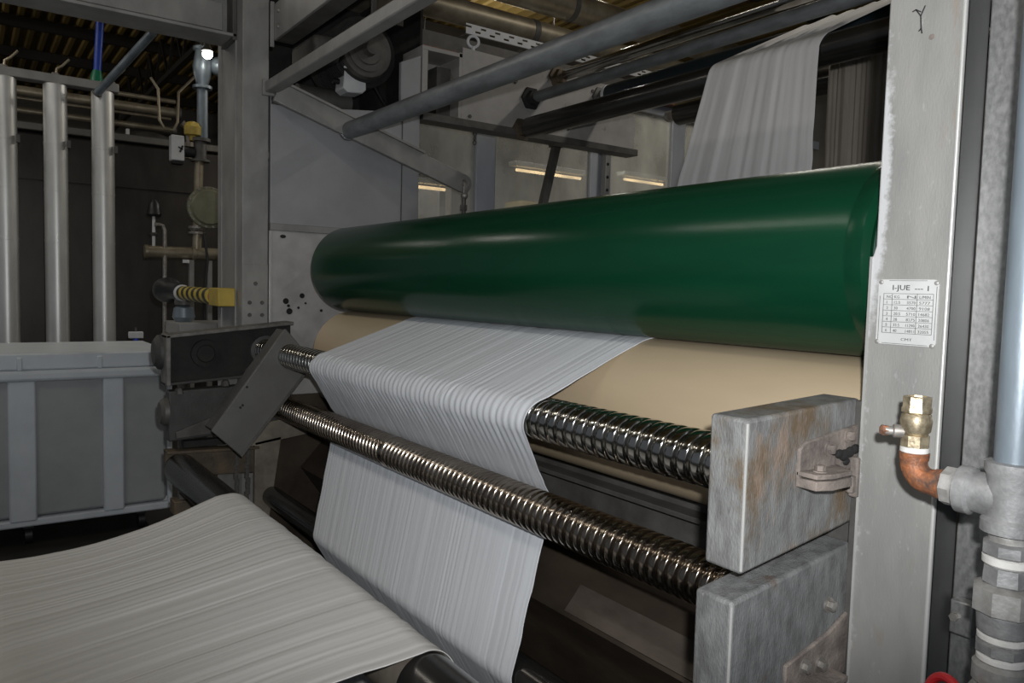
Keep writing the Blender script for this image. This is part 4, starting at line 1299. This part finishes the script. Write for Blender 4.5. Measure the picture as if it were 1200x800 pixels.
MB().lathe((-4.9, 3.6, 3.70), (0, 1, 0), [(0, 0.094), (0.05, 0.094)], 28).build('band', M['steel_dk'], t)
t = thing('lagged_pipe', 'thick lagged pipe crossing the very top edge of the picture', 'pipe', (-5.3, 3.8, 4.0))
MB().cyl((-5.3, 2.5, 4.16), (-5.3, 6.5, 4.16), 0.12, 28).build('pipe', M['clad'], t)
MB().lathe((-5.3, 4.3, 4.16), (0, 1, 0), [(0, 0.125), (0.05, 0.125)], 28).build('band', M['steel_dk'], t)
t = thing('rusty_beam', 'rust-streaked angle below the perforated tray', 'beam', (-4.3, 3.0, 3.2))
MB().box(-4.62, -4.58, 2.3, 5.0, 3.27, 3.40).build('web', M['steel_dk'], t)
MB().box(-4.62, -4.50, 2.3, 5.0, 3.26, 3.275).build('leg', M['rust'], t)

# ================================================================== BACKGROUND, LEFT
# plastic bin
t = thing('plastic_bin', 'large pale grey ribbed plastic bin on castors at the left', 'bin', (-6.1, 0.3, 0))
bx0, by0, by1, bz0, bz1 = -5.60, -0.75, 1.16, 0.17, 1.075
MB().box(-6.55, bx0 - 0.03, by0 + 0.03, by1 - 0.03, bz0 + 0.02, bz1).build('body', M['bin'], t, bevel=0.02)
MB().box(-6.60, bx0, by0, by1, 0.135, 0.185).build('base_rim', M['bin_rib'], t, bevel=0.012)
MB().box(-6.62, bx0 + 0.035, by0 - 0.02, by1 + 0.02, 1.055, 1.125).build('lip', M['bin_rib'], t, bevel=0.022, segs=3)
MB().box(-6.60, bx0 + 0.005, by0, by1, 1.125, 1.228).build('upper_rim', M['bin_rib'], t, bevel=0.012)
for yc, w in [(-0.70, 0.07), (-0.22, 0.12), (0.29, 0.15), (0.80, 0.125), (1.145, 0.03)]:
    MB().box(bx0 - 0.04, bx0 + 0.008, yc - w / 2, yc + w / 2, 0.17, 1.07).build('rib', M['bin_rib'], t, bevel=0.012)
for yc in (-0.30, 0.28, 0.72):
    MB().box(bx0 - 0.01, bx0 + 0.018, yc - 0.015, yc + 0.015, 1.125, 1.205).build('rim_gusset', M['bin_rib'], t, bevel=0.006)
for x in (-5.72, -6.45):
    for y in (-0.55, 0.32, 0.98):
        c_ = MB()
        c_.cyl((x, y - 0.02, 0.055), (x, y + 0.02, 0.055), 0.055, 20)
        c_.box(x - 0.03, x + 0.03, y - 0.03, y + 0.03, 0.10, 0.136)
        c_.build('castor', M['black'], t)

# white clad tubes and their rail
for yc, lab in [(0.30, 'bright clad vertical tube cut by the left picture edge'), (0.655, 'bright clad vertical tube, middle of the three at the left'), (1.006, 'bright clad vertical tube below the blue rod')]:
    t = thing('clad_tube', lab, 'tube', (-7.5, yc, 0), 'clad tubes at the left')
    MB().lathe((-7.5, yc, 0.0), (0, 0, 1), [(0, 0.088), (3.29, 0.088), (3.298, 0.080)], 40).build('tube', M['tube_white'], t)
    for z in (2.80, 2.42, 2.0):
        MB().lathe((-7.5, yc, z), (0, 0, 1), [(0, 0.0885), (0.001, 0.0895), (0.022, 0.0895), (0.023, 0.0885)], 40).build('band', M['tube_white'], t)
    MB().box(-7.44, -7.40, yc + 0.075, yc + 0.10, 2.78, 2.84).build('clip', M['steel_dk'], t)
t = thing('tube_rail', 'thin horizontal rail across the tops of the three clad tubes', 'rail', (-7.5, 0.3, 3.3))
MB().box(-7.56, -7.44, -0.8, 1.125, 3.30, 3.372).build('rail', M['steel'], t, bevel=0.006)
for y in (0.30, 0.66, 1.08):
    m_ = MB().tube([(-7.5, y, 3.36), (-7.5, y + 0.01, 3.43), (-7.5, y + 0.05, 3.46), (-7.5, y + 0.10, 3.52)], 0.010, 8)
    m_.build('hook', M['clad'], t)
    MB().lathe((-7.5, y, 3.372), (0, 0, 1), [(0, 0.028), (0.02, 0.028)], 6).build('nut', M['bolt'], t)
t = thing('blue_rod', 'blue plastic rod with a green ferrule above the third clad tube', 'rod', (-7.5, 0.96, 3.37))
MB().cyl((-7.5, 0.964, 3.40), (-7.5, 0.995, 3.95), 0.031, 20).build('rod', M['blue'], t)
MB().lathe((-7.5, 0.961, 3.368), (0, 0.05, 1), [(0, 0.055), (0.03, 0.05), (0.10, 0.034)], 20).build('ferrule', M['green_pl'], t)
t = thing('slanting_pipe', 'grey pipe slanting up from the top of the third clad tube', 'pipe', (-7.4, 0.95, 3.25))
MB().cyl((-7.40, 0.952, 3.258), (-6.4, 1.20, 3.56), 0.032, 20).build('pipe', M['blue_pipe'], t)
MB().torus((-7.40, 0.952, 3.258), (0.5, 0.315, 0.41), 0.030, 0.012, 20, 8).build('end_ring', M['steel_dk'], t)

# tank
t = thing('steel_tank', 'big dark brown-black steel tank behind the clad tubes', 'tank', (-10.8, 0.8, 0))
MB().box(-12.2, -9.5, -2.6, 3.4, 0, 3.22).build('shell', M['tank'], t, bevel=0.04, segs=3)
MB().box(-12.25, -9.45, -2.65, 3.45, 3.22, 3.30).build('top_rim', M['tank_top'], t, bevel=0.01)
MB().box(-9.5, -9.47, -2.6, 3.4, 2.72, 2.735).build('seam', M['tank'], t)
MB().sphere((-9.9, 1.78, 3.29), 0.32, 24, 12, 1, 1, 0.42).build('manhole_dome', M['steel_dk'], t)
MB().box(-9.52, -9.46, 1.50, 1.53, 3.23, 3.36).build('lug', M['white_paint'], t)
for x, y, z, r, lab in [(-8.5, 0, 3.41, 0.045, 'gold-grey horizontal pipe above the tank, upper of two'), (-8.7, 0, 3.27, 0.03, 'thin dark horizontal pipe above the tank, lower of two')]:
    t = thing('overhead_pipe', lab, 'pipe', (x, 0, z - r))
    MB().cyl((x, -2.5, z), (x, 1.85, z), r, 16).build('pipe', M['clad'], t)
    MB().cyl((x, -2.5, z + 0.11), (x, 1.80, z + 0.11), r * 0.5, 12).build('conduit', M['clad'], t)
    MB().lathe((x, 1.80, z), (0, 1, 0), [(0, r * 1.3), (0.05, r * 1.3)], 16).build('end_cap', M['steel_dk'], t)
t = thing('pipe_hanger', 'bent rod hanger around the overhead pipes', 'hanger', (-8.4, 1.7, 3.2))
MB().tube([(-8.4, 1.55, 3.70), (-8.4, 1.62, 3.60), (-8.4, 1.63, 3.30), (-8.4, 1.68, 3.22), (-8.4, 1.76, 3.22), (-8.4, 1.80, 3.30), (-8.4, 1.81, 3.60), (-8.4, 2.05, 3.88)], 0.014, 8).build('rod', M['clad'], t)
MB().tube([(-8.4, 1.84, 3.30), (-8.4, 1.90, 3.26), (-8.4, 1.92, 3.10), (-8.4, 1.90, 2.95)], 0.035, 10).build('flexible_hose', M['brownbox'], t)

# valve stack beside the upright
VX, VY = -7.5, 1.80
t = thing('valve_stack', 'vertical steam pipe with valves and flanges beside the far upright', 'pipe', (VX, VY, 0))
MB().cyl((VX, VY + 0.02, 3.0), (VX, VY + 0.02, 3.50), 0.048, 20).build('pipe', M['blue_pipe'], t)
MB().lathe((VX, VY + 0.02, 3.46), (0, 0, 1), [(0, 0.085), (0.025, 0.085), (0.027, 0.05), (0.05, 0.055), (0.12, 0.075), (0.20, 0.085), (0.28, 0.07), (0.34, 0.06), (0.345, 0.08), (0.37, 0.08)], 24).build('check_valve', M['blue_pipe'], t)
MB().sphere((VX + 0.02, VY + 0.16, 3.68), 0.085, 18, 12).build('valve_bonnet', M['blue_pipe'], t)
MB().cyl((VX, VY + 0.02, 3.83), (VX, VY + 0.02, 4.99), 0.02, 14).build('riser', M['steel_dk'], t)
MB().lathe((VX, VY, 2.80), (0, 0, 1), [(0, 0.085), (0.02, 0.085), (0.022, 0.055), (0.18, 0.055), (0.182, 0.09), (0.21, 0.09), (0.215, 0.05)], 24).build('flanged_valve', M['steel_dk'], t)
MB().cyl((VX, VY - 0.03, 2.0), (VX, VY - 0.01, 2.81), 0.040, 20).build('pipe', M['clad'], t)
disc = MB().lathe((VX + 0.045, VY + 0.06, 2.385), (1, 0, 0), [(0, 0.19), (0.04, 0.19), (0.045, 0.165), (0.065, 0.15), (0.07, 0.0001)], 40).build('round_cover', M['olive'], t)
for k in range(18):
    q = 2 * PI * k / 18
    sub(MB().lathe((VX + 0.085, VY + 0.06 + 0.178 * math.cos(q), 2.385 + 0.178 * math.sin(q)), (1, 0, 0), [(0, 0.012), (0.012, 0.012)], 6).build('bolt', M['bolt']), disc)
MB().lathe((VX, VY - 0.03, 2.14), (0, 0, 1), [(0, 0.075), (0.02, 0.075), (0.022, 0.05), (0.05, 0.075), (0.07, 0.075)], 20).build('flange', M['bolt'], t)
MB().lathe((VX + 0.02, VY - 0.07, 2.98), (0, 0, 1), [(0, 0.025), (0.04, 0.03), (0.05, 0.07), (0.12, 0.075), (0.16, 0.05), (0.17, 0.02)], 20).build('yellow_actuator', M['yellow'], t)
MB().tube([(VX + 0.06, VY + 0.02, 2.15), (VX + 0.07, VY + 0.05, 1.9), (VX + 0.07, VY + 0.02, 1.6), (VX + 0.05, VY + 0.03, 1.3)], 0.012, 8).build('cable', M['black'], t)
t = thing('actuator_box', 'small white actuator box with a dark arrow mark beside the yellow actuator', 'box', (VX, 1.6, 2.77))
MB().box(VX - 0.06, VX + 0.05, 1.545, 1.655, 2.785, 3.01).build('case', M['white_paint'], t, bevel=0.008)
MB().box(VX - 0.05, VX + 0.04, 1.56, 1.65, 2.755, 2.785).build('base', M['black'], t, bevel=0.004)
am = MB()
am.bar((VX + 0.052, 1.615, 2.86), (VX + 0.052, 1.64, 2.92), 0.016, 0.004, (1, 0, 0))
am.bar((VX + 0.052, 1.602, 2.905), (VX + 0.052, 1.640, 2.885), 0.012, 0.004, (1, 0, 0))
am.build('arrow_mark', M['ink'], t, smooth=0)
MB().cyl((VX, 1.655, 2.88), (VX, 1.745, 2.88), 0.05, 16).build('coupling', M['black'], t)
t = thing('horizontal_header', 'short dark horizontal header pipe crossing below the round cover', 'pipe', (VX, 1.7, 1.9))
MB().lathe((VX, 1.325, 1.962), (0, 1, 0), [(0, 0.045), (0.004, 0.06), (0.03, 0.062), (0.034, 0.056), (0.40, 0.056), (0.404, 0.066), (0.43, 0.066), (0.434, 0.056), (1.0, 0.056)], 28).build('pipe', M['clad'], t)
for y in (1.70, 1.86):
    MB().box(VX - 0.03, VX + 0.03, y, y + 0.04, 0, 1.90).build('leg', M['steel'], t)
MB().lathe((VX + 0.05, 1.665, 1.87), (0, 0, 1), [(0, 0.03), (0.03, 0.03)], 12).build('drain_plug', M['white_paint'], t)
t = thing('instrument', 'black-capped instrument with a bent siphon pipe on the header', 'instrument', (VX, 1.42, 2.0))
MB().lathe((VX + 0.02, 1.405, 2.27), (0, 0, 1), [(0, 0.05), (0.02, 0.062), (0.05, 0.055), (0.11, 0.045), (0.15, 0.02)], 20).build('cap', M['black'], t)
MB().cyl((VX + 0.02, 1.400, 2.01), (VX + 0.02, 1.402, 2.28), 0.014, 12).build('stem', M['white_paint'], t)
MB().tube([(VX + 0.03, 1.405, 2.20), (VX + 0.03, 1.44, 2.205), (VX + 0.03, 1.475, 2.195), (VX + 0.03, 1.49, 2.15), (VX + 0.03, 1.49, 2.0), (VX + 0.03, 1.485, 1.22), (VX + 0.03, 1.475, 0.9)], 0.018, 10).build('siphon_pipe', M['bolt'], t)
MB().lathe((VX + 0.02, 1.40, 2.10), (0, 0, 1), [(0, 0.025), (0.02, 0.04), (0.03, 0.025)], 8).build('cock', M['steel_dk'], t)

# striped handle fixed to the upright
t = thing('striped_sleeve', 'yellow and black striped sleeve with a yellow block fixed to the far upright', 'sleeve', (-4.7, 1.13, 1.58))
MB().cyl((-5.20, 1.14, 1.628), (-4.44, 1.14, 1.622), 0.045, 24).build('sleeve', M['hazard'], t)
MB().sphere((-5.20, 1.14, 1.628), 0.053, 18, 12).build('white_end', M['white_paint'], t)
MB().cyl((-4.44, 1.14, 1.622), (-4.36, 1.14, 1.622), 0.036, 20).build('pink_band', M['pink'], t)
MB().box(-4.36, -4.17, 1.09, 1.179, 1.575, 1.672).build('block', M['yellow'], t, bevel=0.006)
MB().lathe((-5.75, 1.14, 1.64), (1, 0, 0), [(0, 0.05), (0.05, 0.085), (0.18, 0.085), (0.22, 0.06), (0.50, 0.05)], 24).build('rubber_boot', M['black'], t)

# small items behind the arm
t = thing('small_pump', 'small bluish pump behind the black arm', 'pump', (-5.2, 1.22, 1.35))
MB().lathe((-5.3, 1.17, 1.44), (0, 0, 1), [(0, 0.05), (0.03, 0.07), (0.09, 0.06), (0.11, 0.03)], 20).build('bowl', M['blue_pipe'], t)
MB().cyl((-5.3, 1.17, 1.55), (-5.3, 1.17, 1.59), 0.055, 20).build('cap', M['steel_dk'], t)
MB().box(-5.5, -5.1, 1.10, 1.50, 1.36, 1.44).build('base', M['steel'], t, bevel=0.006)
MB().cyl((-5.3, 1.17, 0), (-5.3, 1.17, 1.36), 0.04, 16).build('stand', M['steel_dk'], t)
t = thing('tap', 'small white-headed blue tap just above the bin rim', 'tap', (-7.0, 1.18, 1.1))
MB().box(-7.02, -6.98, 1.115, 1.225, 1.22, 1.275).build('head', M['white_paint'], t, bevel=0.006)
MB().lathe((-7.0, 1.17, 1.08), (0, 0, 1), [(0, 0.03), (0.04, 0.03), (0.06, 0.04), (0.11, 0.025), (0.14, 0.02)], 16).build('body', M['blue'], t)
MB().cyl((-7.0, 1.17, 0), (-7.0, 1.17, 1.09), 0.025, 14).build('pipe', M['blue_pipe'], t)
MB().cyl((-7.0, 1.17, 1.275), (-7.0, 1.17, 1.31), 0.008, 8).build('screw', M['steel_dk'], t)

# bright hall lamp
t = thing('hall_lamp', 'bright glaring lamp beside the top of the valve stack', 'lamp', (-7.2, 1.79, 3.65))
MB().sphere((-7.2, 1.79, 3.697), 0.042, 18, 12).build('bulb', M['lamp'], t)
MB().lathe((-7.2, 1.79, 3.722), (0, 0, 1), [(0, 0.05), (0.03, 0.035), (0.06, 0.02), (0.08, 0.008)], 20).build('shade', M['steel_dk'], t)
MB().cyl((-7.2, 1.79, 3.80), (-7.2, 1.79, 5.0), 0.008, 8).build('hanger', M['steel_dk'], t)
